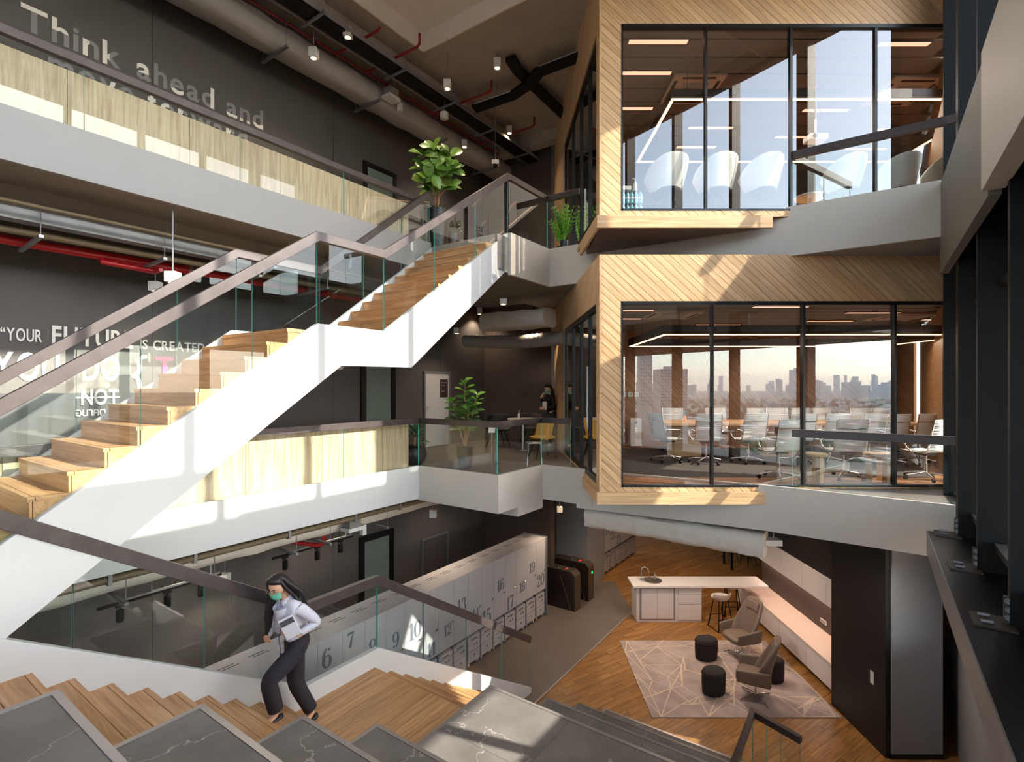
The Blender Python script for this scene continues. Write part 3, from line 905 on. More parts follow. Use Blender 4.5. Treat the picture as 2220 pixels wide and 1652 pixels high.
balustrade('lower_stair_balustrade', 'glass balustrade with dark handrail in the foreground behind the walking woman',
           [(.12, vg, -1.40), (.6, vg, -1.62), (3.45, vg, -3.38), (4.50, vg, -3.38), (8.15, vg, -5.62)],
           [[], [(at_v(158, 1400, vg)[0] - .6) / 2.85, (at_v(443, 1400, vg)[0] - .6) / 2.85], [], [(at_v(918, 1400, vg)[0] - 4.5) / 3.65, (at_v(1010, 1400, vg)[0] - 4.5) / 3.65, (at_v(1087, 1400, vg)[0] - 4.5) / 3.65]], ht=.84, rail_h=.12, drop=.02)

# ---- seating platforms of marble tile with metal edge trims
fronts = [.93, 1.70, 2.465, 3.225, 4.96, 5.85, 6.75, 7.65]
tops = [-1.71, -2.18, -2.655, -3.13, -3.6, -4.10, -4.62, -5.16]
VR = -.50
names = ['nearest', 'second', 'third', 'fourth', 'broad sunlit', 'lower', 'next to lowest', 'lowest']
labels = ['grey marble seating platform in the bottom left corner, half in sunlight',
          'grey marble seating platform second from the left below the wooden steps',
          'grey marble seating platform just below the walking woman',
          'small pointed grey marble platform at the wooden landing edge',
          'broad grey marble seating platform with a sunlit patch at the bottom centre',
          'grey marble platform edge just beyond the broad sunlit platform',
          'narrow strip of marble platform second to last before the lobby floor',
          'last narrow marble platform edge above the timber lobby floor']
for i in range(8):
    u1 = fronts[i]; u0 = .1 if i == 0 else fronts[i - 1] - .05
    vL = VP_ if i < 5 else VP_ - .25
    r = thing_uv('seating_platform', labels[i], 'platform', (u1, vL, tops[i]), 'tiered seating platforms')
    zb_ = (tops[i + 1] if i < 7 else ZG) - .05
    MB().box(u0, u1 - .012, VR, vL - .012, zb_, tops[i] - .012).build('body', 'fascia_grey', r)
    nv = max(1, int(round((vL - VR) / 1.2)))
    tv = (vL - .04 - VR) / nv
    nu = 2 if (u1 - u0) > 1.3 else 1
    tu = (u1 - .04 - u0) / nu
    for a in range(nu):
        for b in range(nv):
            cxx, cyy = u0 + tu * (a + .5), vL - .04 - tv * (b + .5)
            MB().box(-tu / 2 + .0015, tu / 2 - .0015, -tv / 2 + .0015, tv / 2 - .0015, -.012, 0).build('tile', 'marble_tile', r, loc=Vector((cxx, cyy, tops[i])) - OFF[r.name])
    MB().box(u1 - .04, u1, VR, vL, tops[i] - .05, tops[i] + .004).box(u0, u1 - .04, vL - .04, vL, tops[i] - .05, tops[i] + .004).build('edge_trim', 'trim_metal', r)

# guard at the far corner of the platforms
c0 = at_z(1632, 1545, -4.72); c1 = at_z(1736, 1604, -4.72); c00 = c0 + (c0 - at_z(1990, 838.001, 0.001) * 0) * 0
g0 = UV(c0.x, c0.y); g1 = UV(c1.x, c1.y)
balustrade('guard_balustrade', 'short glass guard with dark rail at the bottom beside the rug',
           [(g0[0] - 1.6, g0[1], ZG + .12), (g0[0], g0[1], ZG + .12), (g1[0], g1[1], ZG + .12)], [[.5], [.3, .6]], ht=.86, rail_h=.09)

# ================================================================== DOORS
M('door_white', (206, 204, 204), .45)
M('sign_dark', (58, 40, 44), .5)
M('letter_light', (236, 230, 222), .5)
M('letter_grey', (138, 134, 136), .5)
M('letter_magenta', (206, 60, 140), .5)
M('letter_yellow', (226, 176, 60), .5)
M('glass_print', (206, 206, 206), .6)
def door(n, x0, x1, ytop, zf, fm, lm, fw=.09, sign=False, ztop=None, handle=True):
    u0, zt = at_v(x0, ytop, VW - .03); u1 = at_v(x1, ytop, VW - .03)[0]
    if ztop is not None: zt = ztop
    r = thing_uv('door_%d' % n, None, None, (u0, VW, zf), kind='structure')
    MB().box(u0, u0 + fw, VW - .05, VW, zf, zt).box(u1 - fw, u1, VW - .05, VW, zf, zt).box(u0 + fw, u1 - fw, VW - .05, VW, zt - fw, zt).build('door_frame', fm, r)
    lf = MB().box(u0 + fw, u1 - fw, VW - .025, VW - .002, zf + .01, zt - fw).build('door_leaf', lm, r)
    if handle:
        MB().bar((u0 + fw + .06, VW - .06, zf + 1.0), (u0 + fw + .18, VW - .06, zf + 1.0), .02, .02).bar((u0 + fw + .07, VW - .06, zf + 1.0), (u0 + fw + .07, VW - .02, zf + 1.0), .02, .02).build('door_handle', 'steel', r)
    if sign:
        s = MB().box(u1 - fw - .34, u1 - fw - .05, VW - .035, VW - .026, zf + 1.25, zf + 1.72).build('door_sign', 'sign_dark', r)
        for k, z in enumerate((1.62, 1.55, 1.40)):
            MB().box(u1 - fw - .3, u1 - fw - .1 - .04 * k, VW - .038, VW - .035, zf + z, zf + z + .022).build('sign_line', 'letter_grey', r)
door(1, 788, 859, 347, ZU, 'black_frame', 'frosted', .1, handle=False)
door(2, 783, 857, 700, ZM, 'black_frame', 'frosted', .13, ztop=.75, handle=False)
door(3, 919, 976, 804, ZM, 'grey_frame', 'door_white', .05, sign=True)
door(4, 779, 853, 1166, ZG, 'black_frame', 'frosted', .13, handle=False)
door(5, 914, 972, 1170, ZG, 'grey_frame', 'wall_dark', .05, handle=False)
door(6, 922, 985, 441, ZU, 'grey_frame', 'wall_dark', .06, handle=False)

# ================================================================== LETTERING
_glyph = {}
def glyph(ch, bold=.02):
    key = (ch, bold)
    if key in _glyph: return _glyph[key]
    cu_ = bpy.data.curves.new('glyph', 'FONT'); cu_.body = ch; cu_.size = 1; cu_.offset = bold; cu_.resolution_u = 4
    ob = bpy.data.objects.new('glyph', cu_); COL.objects.link(ob)
    dg = bpy.context.evaluated_depsgraph_get()
    me = bpy.data.meshes.new_from_object(ob.evaluated_get(dg))
    vs_ = [v.co.copy() for v in me.vertices]; fs = [list(p.vertices) for p in me.polygons]
    bpy.data.objects.remove(ob); bpy.data.curves.remove(cu_); bpy.data.meshes.remove(me)
    _glyph[key] = (vs_, fs)
    return _glyph[key]
CAPH = max(v.y for v in glyph('H')[0]) - min(v.y for v in glyph('H')[0])
def lettering(root, text, u0, u1, z, h, v, codes=None, mats=('letter_light', 'letter_grey'), bold=.02, track=.10, mirror=False, frame=None, thick=.006):
    """letters standing on a wall; x runs along the wall, fitted between u0 and u1 with cap height h"""
    items = []; x = 0
    for ch in text:
        if ch == ' ':
            x += .36; continue
        vs_, fs = glyph(ch, bold)
        if not vs_: x += .3; continue
        lo = min(p.x for p in vs_); hi = max(p.x for p in vs_)
        items.append((ch, x - lo, vs_, fs)); x += hi - lo + track
    x -= track
    sx = (u1 - u0) / x; sy = h / CAPH
    off = OFF[root.name]
    for i, (ch, dx, vs_, fs) in enumerate(items):
        code = codes[i] if codes else 'L'
        bm = bmesh.new()
        V = [bm.verts.new(((p.x + dx) * sx, p.y * sy, 0)) for p in vs_]
        for f in fs:
            try: bm.faces.new([V[k] for k in f])
            except ValueError: pass
        x0 = min(p.co.x for p in bm.verts); x1 = max(p.co.x for p in bm.verts); y0 = min(p.co.y for p in bm.verts); y1 = max(p.co.y for p in bm.verts)
        mi = lambda c: 0
        if code[0] in 'tblr':
            fr = float(code[1:])
            if code[0] in 'tb':
                yy = y0 + (y1 - y0) * fr
                bmesh.ops.bisect_plane(bm, geom=bm.verts[:] + bm.edges[:] + bm.faces[:], plane_co=(0, yy, 0), plane_no=(0, 1, 0))
                mi = (lambda c: 0 if c.y > yy else 1) if code[0] == 't' else (lambda c: 0 if c.y < yy else 1)
            else:
                xx = x0 + (x1 - x0) * fr
                bmesh.ops.bisect_plane(bm, geom=bm.verts[:] + bm.edges[:] + bm.faces[:], plane_co=(xx, 0, 0), plane_no=(1, 0, 0))
                mi = (lambda c: 0 if c.x < xx else 1) if code[0] == 'l' else (lambda c: 0 if c.x > xx else 1)
        elif code == 'D':
            mi = lambda c: 1
        for f in bm.faces: f.material_index = mi(f.calc_center_median())
        ret = bmesh.ops.extrude_face_region(bm, geom=bm.faces[:])
        for e in ret['geom']:
            if isinstance(e, bmesh.types.BMVert): e.co.z += thick
        bmesh.ops.recalc_face_normals(bm, faces=bm.faces)
        me = bpy.data.meshes.new('letter'); bm.to_mesh(me); bm.free()
        for m in mats: me.materials.append(MATS[m])
        o = bpy.data.objects.new('letter', me); COL.objects.link(o); o.parent = root
        if frame is None:
            R = Matrix(((1, 0, 0), (0, 0, -1), (0, 1, 0))).to_4x4()
            o.matrix_local = Matrix.Translation(Vector((u0, v, z)) - off) @ R
        else:
            o.matrix_local = Matrix.Translation(-off) @ frame
VL = VW - .002
r = thing_uv('wall_lettering', 'large two-tone lettering reading Think ahead and move forward on the dark wall', 'lettering', (1.88, VW, 4.3))
a0, a1 = at_v(45, 5, VL)[0], at_v(570, 270, VL)[0]
lettering(r, 'Think ahead and', a0, a1, 4.73, .345, VL, ['t.82', 't.5', 'D', 'l.42', 'l.38', 't.42', 'D', 'b.32', 'D', 'r.68', 'b.25', 'b.2', 'b.22'])
a0, a1 = at_v(104, 120, VL)[0], at_v(536, 280, VL)[0]
lettering(r, 'move forward', a0, a1, 4.27, .345, VL, ['b.3', 'D', 'r.5', 'D', 't.25', 'l.6', 'l.5', 'b.25', 'b.2', 'l.5', 'b.45'])
r = thing_uv('wall_lettering', 'white quotation lettering beginning YOUR FUTURE IS CREATED behind the stairs', 'lettering', (.9, VW, -.3))
def uspan(x0, x1): return at_v(x0, 800, VL)[0], at_v(x1, 800, VL)[0]
a = uspan(0, 90); lettering(r, '\u201cYOUR', a[0], a[1], .60, .17, VL, thick=.022, bold=.015)
a = uspan(112, 288); lettering(r, 'FUTURE', a[0], a[1], .58, .26, VL, thick=.022, bold=.02)
a = uspan(302, 480); lettering(r, 'IS CREATED BY', a[0], a[1], .575, .15, VL, thick=.022, bold=.015)
a = uspan(-18, 128); lettering(r, 'YOU', a[0], a[1], .09, .37, VL, thick=.022, bold=.02)
a = uspan(178, 258); lettering(r, 'DO', a[0], a[1], .09, .37, VL, thick=.022, bold=.02)
a = uspan(284, 318); lettering(r, '{', a[0], a[1], -.02, .50, VL, thick=.022, bold=.0)
a = uspan(335, 376); lettering(r, 'T', a[0], a[1], .12, .36, VL, thick=.022, mats=('letter_magenta', 'letter_magenta'))
a = uspan(388, 436); lettering(r, 'O', a[0], a[1], .12, .36, VL, thick=.022, mats=('letter_yellow', 'letter_yellow'))
a = uspan(175, 256); lettering(r, 'NOT', a[0], a[1], -.26, .23, VL, thick=.022, bold=.015)
MB().box(a[0] - .06, a[1] + .02, VL - .012, VL - .004, -.165, -.145).build('strike_line', 'letter_light', r)
a = uspan(163, 228); lettering(r, '\u0e2d\u0e19\u0e32\u0e04\u0e15', a[0], a[1], -.42, .12, VL, thick=.022, bold=.0, track=.06)

# ================================================================== SERVICES
def hanger(mb, p, z1, r=.006):
    mb.tube([p, (p[0], p[1], z1)], r, 6)
# wrapped duct along the wall under the roof
def wrapped(path, rx, rz, seed, seg=14, step=.28):
    rnd = random.Random(seed); rings = []
    P = [Vector(p) for p in path]
    d = (P[1] - P[0]); L = d.length; d.normalize(); s = Vector((-d.y, d.x, 0)).normalized()
    n = int(L / step)
    for i in range(n + 1):
        c = P[0] + d * (L * i / n); ring = []
        for j in range(seg):
            a = 2 * pi * j / seg
            e = (abs(cos(a)) ** 5 + abs(sin(a)) ** 5) ** (-1 / 5)
            k = e * (1 + rnd.uniform(-.07, .07))
            ring.append(c + s * (rx * cos(a) * k) + Vector((0, 0, rz * sin(a) * k)))
        rings.append(ring)
    return MB().loft(rings)
r = thing_uv('ceiling_duct', 'long crumpled foil-wrapped duct running along the dark wall under the roof', 'duct', (-2, 8.5, 6.0))
wrapped([(-3, 8.5, 6.0), (12, 8.5, 6.0)], .25, .21, 3).build('duct_body', 'duct_wrap', r, smooth=60)
for u in (2.9, 5.0, 7.0, 9.0, 10.9):
    mb = MB().bar((u, 8.1, 5.76), (u, 8.9, 5.76), .05, .04)
    hanger(mb, (u, 8.14, 5.76), ZC); hanger(mb, (u, 8.86, 5.76), ZC)
    mb.build('duct_support', 'galv', r)
r = thing_uv('cable_tray', 'black cable tray with two steel rails hung below the roof', 'cable tray', (0, 7.5, 6.1))
for v in (7.32, 7.72):
    MB().box(-2, 12.2, v - .012, v + .012, 6.06, 6.13).build('tray_rail', 'galv', r)
mb = MB()
for k in range(6):
    mb.tube([(-2, 7.4 + .05 * k, 6.09), (5, 7.41 + .05 * k, 6.085), (12.2, 7.4 + .05 * k, 6.09)], .03, 6)
mb.build('cables', 'black_metal', r, smooth=60)
for u in (3.2, 5.1, 6.9, 8.3, 9.7, 11.2):
    mb = MB().bar((u, 7.2, 6.03), (u, 7.85, 6.03), .045, .03)
    hanger(mb, (u, 7.24, 6.03), ZC); hanger(mb, (u, 7.82, 6.03), ZC - .2)
    mb.build('tray_bracket', 'galv', r)
r = thing_uv('sprinkler_pipe', 'dark red sprinkler pipe with branches hung below the roof', 'pipe', (0, 8.15, 6.25))
MB().tube([(-2, 8.22, 6.22), (12, 8.22, 6.22)], .02, 8).build('main_pipe', 'red_dark', r, smooth=60)
for (u, v1, up) in ((6.05, 7.0, 0), (6.75, 6.75, 1), (8.65, 6.55, 1), (10.4, 6.6, 1)):
    p = [(u, 8.22, 6.22), (u, v1 + .06, 6.2), (u, v1, 6.24)]
    if up: p.append((u, v1, 6.42))
    MB().tube(p, .024, 8).build('branch_pipe', 'red_dark', r, smooth=60)
r = thing_w('cable_tray', 'bent black cable tray crossing the ceiling towards the wooden box', 'cable tray', at_z(1110, 205, 6.3))
pth = [at_z(1028, 236, 6.1), at_z(1110, 208, 6.2), at_z(1148, 182, 6.25), at_z(1168, 156, 6.25), at_z(1258, 122, 6.25)]
MB().sweep(pth, .24, .07).build('tray_body', 'black_metal', r)
MB().tube([p + Vector((0, -.14, .03)) for p in pth], .014, 6).build('tray_rail', 'galv', r)
mb = MB()
for p in (pth[0].lerp(pth[1], .6), pth[3].lerp(pth[4], .5)): hanger(mb, p, ZC)
mb.build('tray_bracket', 'galv', r)
p0, p1, p2 = at_z(1106, 126, 6.4), at_z(1122, 152, 6.36), at_z(1232, 258, 6.3)
tag(MB().sweep([p0, p1, p2], .2, .1).build('ceiling_channel', 'black_metal'), 'black diagonal cable channel fixed under the grey ceiling', 'channel')
# services under the upper corridor
r = thing_uv('sprinkler_pipe', 'bright red pipe under the upper corridor on the left', 'pipe', (-2, 8.4, 1.74))
MB().tube([(-2, 8.4, 1.74), (7.0, 8.4, 1.74)], .062, 12).build('main_pipe', 'red_pipe', r, smooth=60)
MB().tube([(2.5, 8.4, 1.70), (2.5, 8.3, 1.64), (3.1, 8.3, 1.62), (3.1, 8.1, 1.62)], .028, 8).build('branch_pipe', 'red_pipe', r, smooth=60)
for u in (1.0, 3.6, 5.6): MB().tube([(u - .03, 8.4, 1.74), (u + .03, 8.4, 1.74)], .068, 12).build('pipe_clamp', 'conduit', r)
r = thing_uv('service_pipe', 'olive grey pipe running above the bright red pipe', 'pipe', (-2, 8.1, 1.79))
MB().tube([(-2, 8.1, 1.80), (7.0, 8.1, 1.80)], .045, 10).build('pipe_body', 'olive_pipe', r, smooth=60)
r = thing_uv('service_pipe', 'thin olive conduit closest to the upper corridor edge', 'pipe', (-2, 7.45, 1.95))
MB().tube([(-2, 7.45, 1.96), (7.0, 7.45, 1.96)], .022, 8).build('pipe_body', 'olive_pipe', r, smooth=60)
r = thing_uv('cable_tray', 'galvanised cable duct under the upper corridor beside the pipes', 'cable tray', (-2, 7.85, 1.85))
MB().box(-2, 7.0, 7.78, 7.98, 1.86, 1.99).build('tray_body', 'galv', r)
for u in (.5, 1.75, 3.0, 4.3, 5.5):
    mb = MB().bar((u, 7.7, 1.70), (u, 8.55, 1.66), .045, .035); hanger(mb, (u, 7.72, 1.70), ZU - .36); hanger(mb, (u, 8.5, 1.66), ZU - .36)
    mb.build('tray_bracket', 'galv', r)
# services under the middle corridor
r = thing_uv('service_pipe', 'olive pipe below the sunlit middle corridor edge', 'pipe', (0, 7.12, -2.2))
MB().tube([(1.0, 7.12, -2.2), (7.4, 7.12, -2.2)], .042, 10).build('pipe_body', 'olive_pipe', r, smooth=60)
for u in (2.2, 3.1, 4.4, 5.6, 6.6): MB().box(u - .02, u + .02, 7.07, 7.17, -2.26, -2.03).build('pipe_clamp', 'galv', r)
r = thing_uv('service_pipe', 'thin brown conduit hugging the middle corridor soffit', 'pipe', (0, 6.96, -2.1))
MB().tube([(1.0, 6.96, -2.09), (7.4, 6.96, -2.09)], .016, 8).build('pipe_body', 'olive_pipe', r, smooth=60)
r = thing_uv('cable_tray', 'dark cable tray below the middle corridor', 'cable tray', (0, 7.35, -2.15))
MB().box(1.0, 7.6, 7.25, 7.5, -2.2, -2.06).build('tray_body', 'black_metal', r)
for u in (2.4, 3.4, 4.6, 5.2, 6.4):
    mb = MB().bar((u, 7.2, -2.56), (u, 7.95, -2.56), .045, .035); hanger(mb, (u, 7.22, -2.56), -2.03); hanger(mb, (u, 7.9, -2.56), -2.03)
    mb.build('tray_bracket', 'galv', r)
r = thing_uv('ceiling_duct', 'crumpled grey duct below the middle corridor', 'duct', (1, 7.7, -2.35))
wrapped([(1.0, 7.7, -2.34), (8.5, 7.7, -2.34)], .16, .17, 8).build('duct_body', 'duct_white', r, smooth=60)
r = thing_uv('sprinkler_pipe', 'small red sprinkler elbow above the track lights', 'pipe', (5.2, 7.9, -2.6))
MB().tube([(5.0, 8.1, -2.62), (5.35, 7.8, -2.72), (5.45, 7.75, -2.70), (5.45, 7.75, -2.50)], .032, 10).build('pipe_body', 'red_pipe', r, smooth=60)
r = thing_uv('sprinkler_pipe', 'thin red pipe under the balcony slab near the lockers', 'pipe', (7.2, 6.4, -2.12))
MB().tube([(7.3, 6.9, -2.12), (7.6, 5.2, -2.12)], .02, 8).build('pipe_body', 'red_pipe', r, smooth=60)
# balcony underside ducts
r = thing_uv('ceiling_duct', 'flat pale air duct under the upper landing', 'duct', (9.4, 6, 1.4))
wrapped([(9.7, 5.75, 1.5), (9.7, 7.5, 1.5)], .28, .2, 5).build('duct_body', 'duct_white', r, smooth=50)
r = thing_uv('ceiling_duct', 'flexible foil duct hanging behind the flat air duct', 'duct', (10.6, 6, 1.1))
rings = []
for i in range(60):
    t = i / 59; c = Vector((10.6 + .15 * sin(t * 5), 8.9 - 4.2 * t, 1.22 - .1 * sin(t * pi))); rr = .16 + (.018 if i % 2 else 0)
    rings.append([c + Vector((cos(2 * pi * j / 12) * rr, 0, sin(2 * pi * j / 12) * rr)) for j in range(12)])
MB().loft(rings).build('duct_body', 'duct_wrap', r, smooth=60)
r = thing_uv('ceiling_duct', 'long padded white fabric duct under the slab before the timber lobby', 'duct', (8.5, 2.7, -2.4))
wrapped([(8.62, 1.32, -2.39), (8.62, 4.25, -2.36)], .24, .18, 11, seg=18, step=.12).build('duct_body', 'duct_white', r, smooth=60)
mb = MB()
for k in range(8):
    v = 1.6 + .34 * k
    for j in range(7):
        a = j / 7 * 2 * pi + k
        mb.tube([(8.375, v, -2.38), (8.372, v + .055 * cos(a), -2.38 + .06 * sin(a))], [.008, .002], 5)
mb.build('padding_tuft', 'duct_white', r, smooth=60)

# ---- pendant cube downlights
LENS = EMIT('lamp_lens', (255, 206, 150), 9.0)
M('lamp_white', (222, 220, 216), .5)
LAMPS = []
def pendant(x, y, size, ztop, label, energy, cube=.135, long=1.0):
    d = cube * F / size; a, k = ray(x, y); p = Vector((a * d, d, k * d))
    r = thing_w('pendant_lamp', label, 'lamp', p, 'cube pendant downlights')
    h = cube * long
    MB().box(p.x - cube / 2, p.x + cube / 2, p.y - cube / 2, p.y + cube / 2, p.z - h / 2, p.z + h / 2).build('lamp_body', 'lamp_white', r, bevel=.004)
    MB().tube([(p.x, p.y, p.z + h / 2), (p.x, p.y, max(ztop, p.z + h / 2 + .1))], .008, 6).build('stem', 'galv', r)
    MB().lathe([(.045, -.004), (.045, 0)], 16, (p.x, p.y, p.z - h / 2)).build('lens', 'lamp_lens', r)
    if energy:
        L_ = bpy.data.lights.new('pendant_light', 'SPOT'); L_.energy = energy; L_.color = (1, .78, .56); L_.spot_size = radians(125); L_.spot_blend = .6; L_.shadow_soft_size = .05
        lo = bpy.data.objects.new('pendant_light', L_); COL.objects.link(lo); lo.location = (0, 0, -h / 2 - .02); lo.parent = r
E1 = 60
for (x, y, s_, zt, lb, e, lg) in [
    (754, 72, 17, 6.84, 'cube lamp hanging beside the cable tray at the top', E1, 1.1),
    (680, 116, 17, ZC, 'cube lamp in front of the wrapped duct', E1, 1.2),
    (970, 184, 15, ZC, 'cube lamp right of the cable tray below the coffer corner', E1, 1.2),
    (1078, 138, 15, ZC, 'cube lamp hanging alone under the grey ceiling', E1, 1.3),
    (1104, 282, 12, ZC, 'small cube lamp high up above the upper landing', E1, 1.2),
    (1007, 312, 12, ZC, 'small cube lamp above the fiddle leaf tree', E1, 1.2),
    (1100, 420, 9, ZC, 'tiny far cube lamp behind the upper landing handrail', 30, 1.2),
    (375, 601, 24, 2.26, 'white cube lamp just above the lower stair handrail', E1 * .5, .95),
    (337, 621, 20, 2.26, 'white cube lamp left of the other one by the red pipe', E1 * .5, 1.0),
    (1091, 654, 15, 2.0, 'white cube lamp under the upper landing soffit', E1, .8),
    (1040, 674, 10.5, 2.0, 'narrow cube lamp behind the upper stair flight', E1, 1.4),
    (1155, 699, 12, 2.0, 'cube lamp near the wooden box under the landing', E1, 1.1),
    (990, 717, 12, 2.0, 'cube lamp below the flexible duct near the stair edge', E1 * .7, 1.0),
    (1101, 733, 10, 2.0, 'cube lamp in the dark middle floor corridor', E1 * .7, 1.2),
    (1191, 742, 8, 2.0, 'farthest cube lamp in the middle floor corridor', 30, 1.2),
    (487, 1256, 18, -2.03, 'white cube lamp hanging beside the lower stair handrail', E1 * .6, 1.4),
    (939, 1113, 14, -2.03, 'white cube lamp hanging before the ground floor wall', E1 * .8, 1.2),
    (1213, 1104, 12, -2.1, 'white cube lamp under the slab left of the padded duct', E1 * .8, 1.0)]:
    pendant(x, y, s_, zt, lb, e, long=lg)
def small_box(name, label, cat, x, y, d, sz, parts):
    pass
# emergency light units
for (x, y, d, zt, lb) in ((848, 214, 10.6, ZC, 'white emergency light with wire box in front of the wrapped duct'), (763, 1146, 8.9, -2.03, 'white emergency light with conduit above the track lights')):
    a, k = ray(x, y); p = Vector((a * d, d, k * d))
    r = thing_w('emergency_light', lb, 'light', p)
    T = Matrix.Translation(p) @ Matrix.Rotation(PHI, 4, 'Z')
    MB().box(-.12, .12, -.1, .1, .04, .2, T=T).build('battery_box', 'conduit', r, bevel=.005)
    MB().box(-.15, .15, -.12, .12, -.03, .035, T=T).build('light_tray', 'lamp_white', r, bevel=.005)
    MB().tube([p + Vector((0, 0, .2)), (p.x, p.y, zt)], .014, 8).build('stem', 'olive_pipe', r)
    MB().tube([p + Vector((.05, 0, .2)), p + Vector((.06, 0, .34)), p + Vector((.22, .05, .38)), p + Vector((.42, .12, .36))], .012, 6).build('conduit', 'galv', r, smooth=60)
    MB().box(.2, .28, -.04, .04, -.16, .02, T=T).build('sensor_box', 'lamp_white', r)
p = at_Y(963, 252, 11.0)
r = thing_w('ceiling_speaker', 'round white speaker hanging between the pipes under the roof', 'speaker', p)
MB().lathe([(.075, -.06), (.09, -.05), (.09, .07), (.02, .08)], 20, p).build('speaker_body', 'lamp_white', r, smooth=50)
MB().tube([p + Vector((0, 0, .07)), (p.x, p.y, ZC)], .01, 6).build('stem', 'galv', r)
p = at_Y(1074, 353, 11.6)
r = thing_w('ceiling_camera', 'white dome camera hanging at the duct end near the tree', 'camera', p)
MB().cbox(p, (.16, .16, .09)).build('camera_box', 'lamp_white', r); MB().lathe([(.02, -.12), (.05, -.09), (.055, -.045)], 16, p).build('camera_dome', 'black_metal', r, smooth=60)
MB().tube([p + Vector((0, 0, .04)), (p.x, p.y, ZC)], .008, 6).build('stem', 'galv', r)
p = at_Y(1671, 1174, 7.9)
r = thing_w('ceiling_camera', 'white dome camera hanging at the right end of the padded duct', 'camera', p)
MB().cbox(p, (.26, .2, .09)).build('camera_box', 'lamp_white', r, bevel=.006)
MB().lathe([(.02, -.10), (.055, -.085), (.075, -.045)], 16, p).build('camera_dome', 'lamp_white', r, smooth=60)
MB().tube([p + Vector((-.08, 0, .04)), (p.x - .08, p.y, -2.1)], .008, 6).tube([p + Vector((.04, 0, .04)), (p.x + .04, p.y, -2.1)], .008, 6).build('stem', 'galv', r)

# ---- track lights on the ground floor
def track(label, x0, y0, x1, y1, spots):
    a, b = at_zuv(x0, y0, -2.9), at_zuv(x1, y1, -2.9)
    v = (a[1] + b[1]) / 2
    r = thing_uv('track_light', label, 'light', (a[0], v, -2.9))
    MB().box(a[0], b[0], v - .018, v + .018, -2.92, -2.885).build('track_rail', 'black_metal', r)
    MB().box(a[0] + .3, b[0] - .02, v - .016, v + .016, -2.885, -2.86).build('track_top', 'galv', r)
    for u in (a[0] + .62, b[0] - .15):
        MB().tube([(u, v, -2.87), (u, v, -2.03)], .009, 6).build('stem', 'galv', r)
    for x in spots:
        u = at_v(x, 1200, v)[0]
        s_ = MB().box(u - .05, u + .05, v - .018, v + .018, -2.96, -2.915).tube([(u, v, -2.96), (u, v, -3.0)], .008, 6).build('spot_mount', 'black_metal', r)
        MB().lathe([(.04, -3.15), (.045, -3.14), (.045, -3.0), (.04, -2.99)], 14, (u, v, 0)).build('spot_head', 'black_metal', r, smooth=50)
track('black track light with three spots on the ground floor wall side', 592, 1212, 762, 1161, (618, 688, 738))
track('black track light with spots seen through the foreground glass', 208, 1320, 482, 1245, (260, 363, 436))

# ================================================================== LOCKERS
M('locker', (178, 174, 176), .4)
M('locker_body', (110, 110, 116), .5)
M('locker_side', (120, 126, 136), .5)
M('number', (104, 108, 118), .5)
M('caster', (225, 225, 225), .3)
def stroke(mb, pts, wds, z=0.0, t=.003):
    n = len(pts); L_, R_ = [], []
    for i in range(n):
        a = Vector(pts[max(0, i - 1)]); b = Vector(pts[min(n - 1, i + 1)]); d = (b - a); d = d.normalized() if d.length > 1e-9 else Vector((1, 0))
        nn = Vector((-d.y, d.x)); p = Vector(pts[i])
        L_.append(p + nn * wds[i] / 2); R_.append(p - nn * wds[i] / 2)
    vs_ = [(p.x, p.y, z) for p in L_] + [(p.x, p.y, z) for p in R_] + [(p.x, p.y, z + t) for p in L_] + [(p.x, p.y, z + t) for p in R_]
    fs = []
    for i in range(n - 1):
        fs += [(i, i + 1, n + i + 1, n + i), (2 * n + i, 3 * n + i, 3 * n + i + 1, 2 * n + i + 1), (i, 2 * n + i, 2 * n + i + 1, i + 1), (n + i, n + i + 1, 3 * n + i + 1, 3 * n + i)]
    mb.add(vs_, fs)
def arc(mb, cx, cy, rx, ry, a0, a1, thick=.17, thin=.045, n=18, z=0):
    pts, w = [], []
    for i in range(n + 1):
        a = radians(a0 + (a1 - a0) * i / n)
        pts.append((cx + rx * cos(a), cy + ry * sin(a))); w.append(thin + (thick - thin) * abs(cos(a)) ** 1.5)
    stroke(mb, pts, w, z)
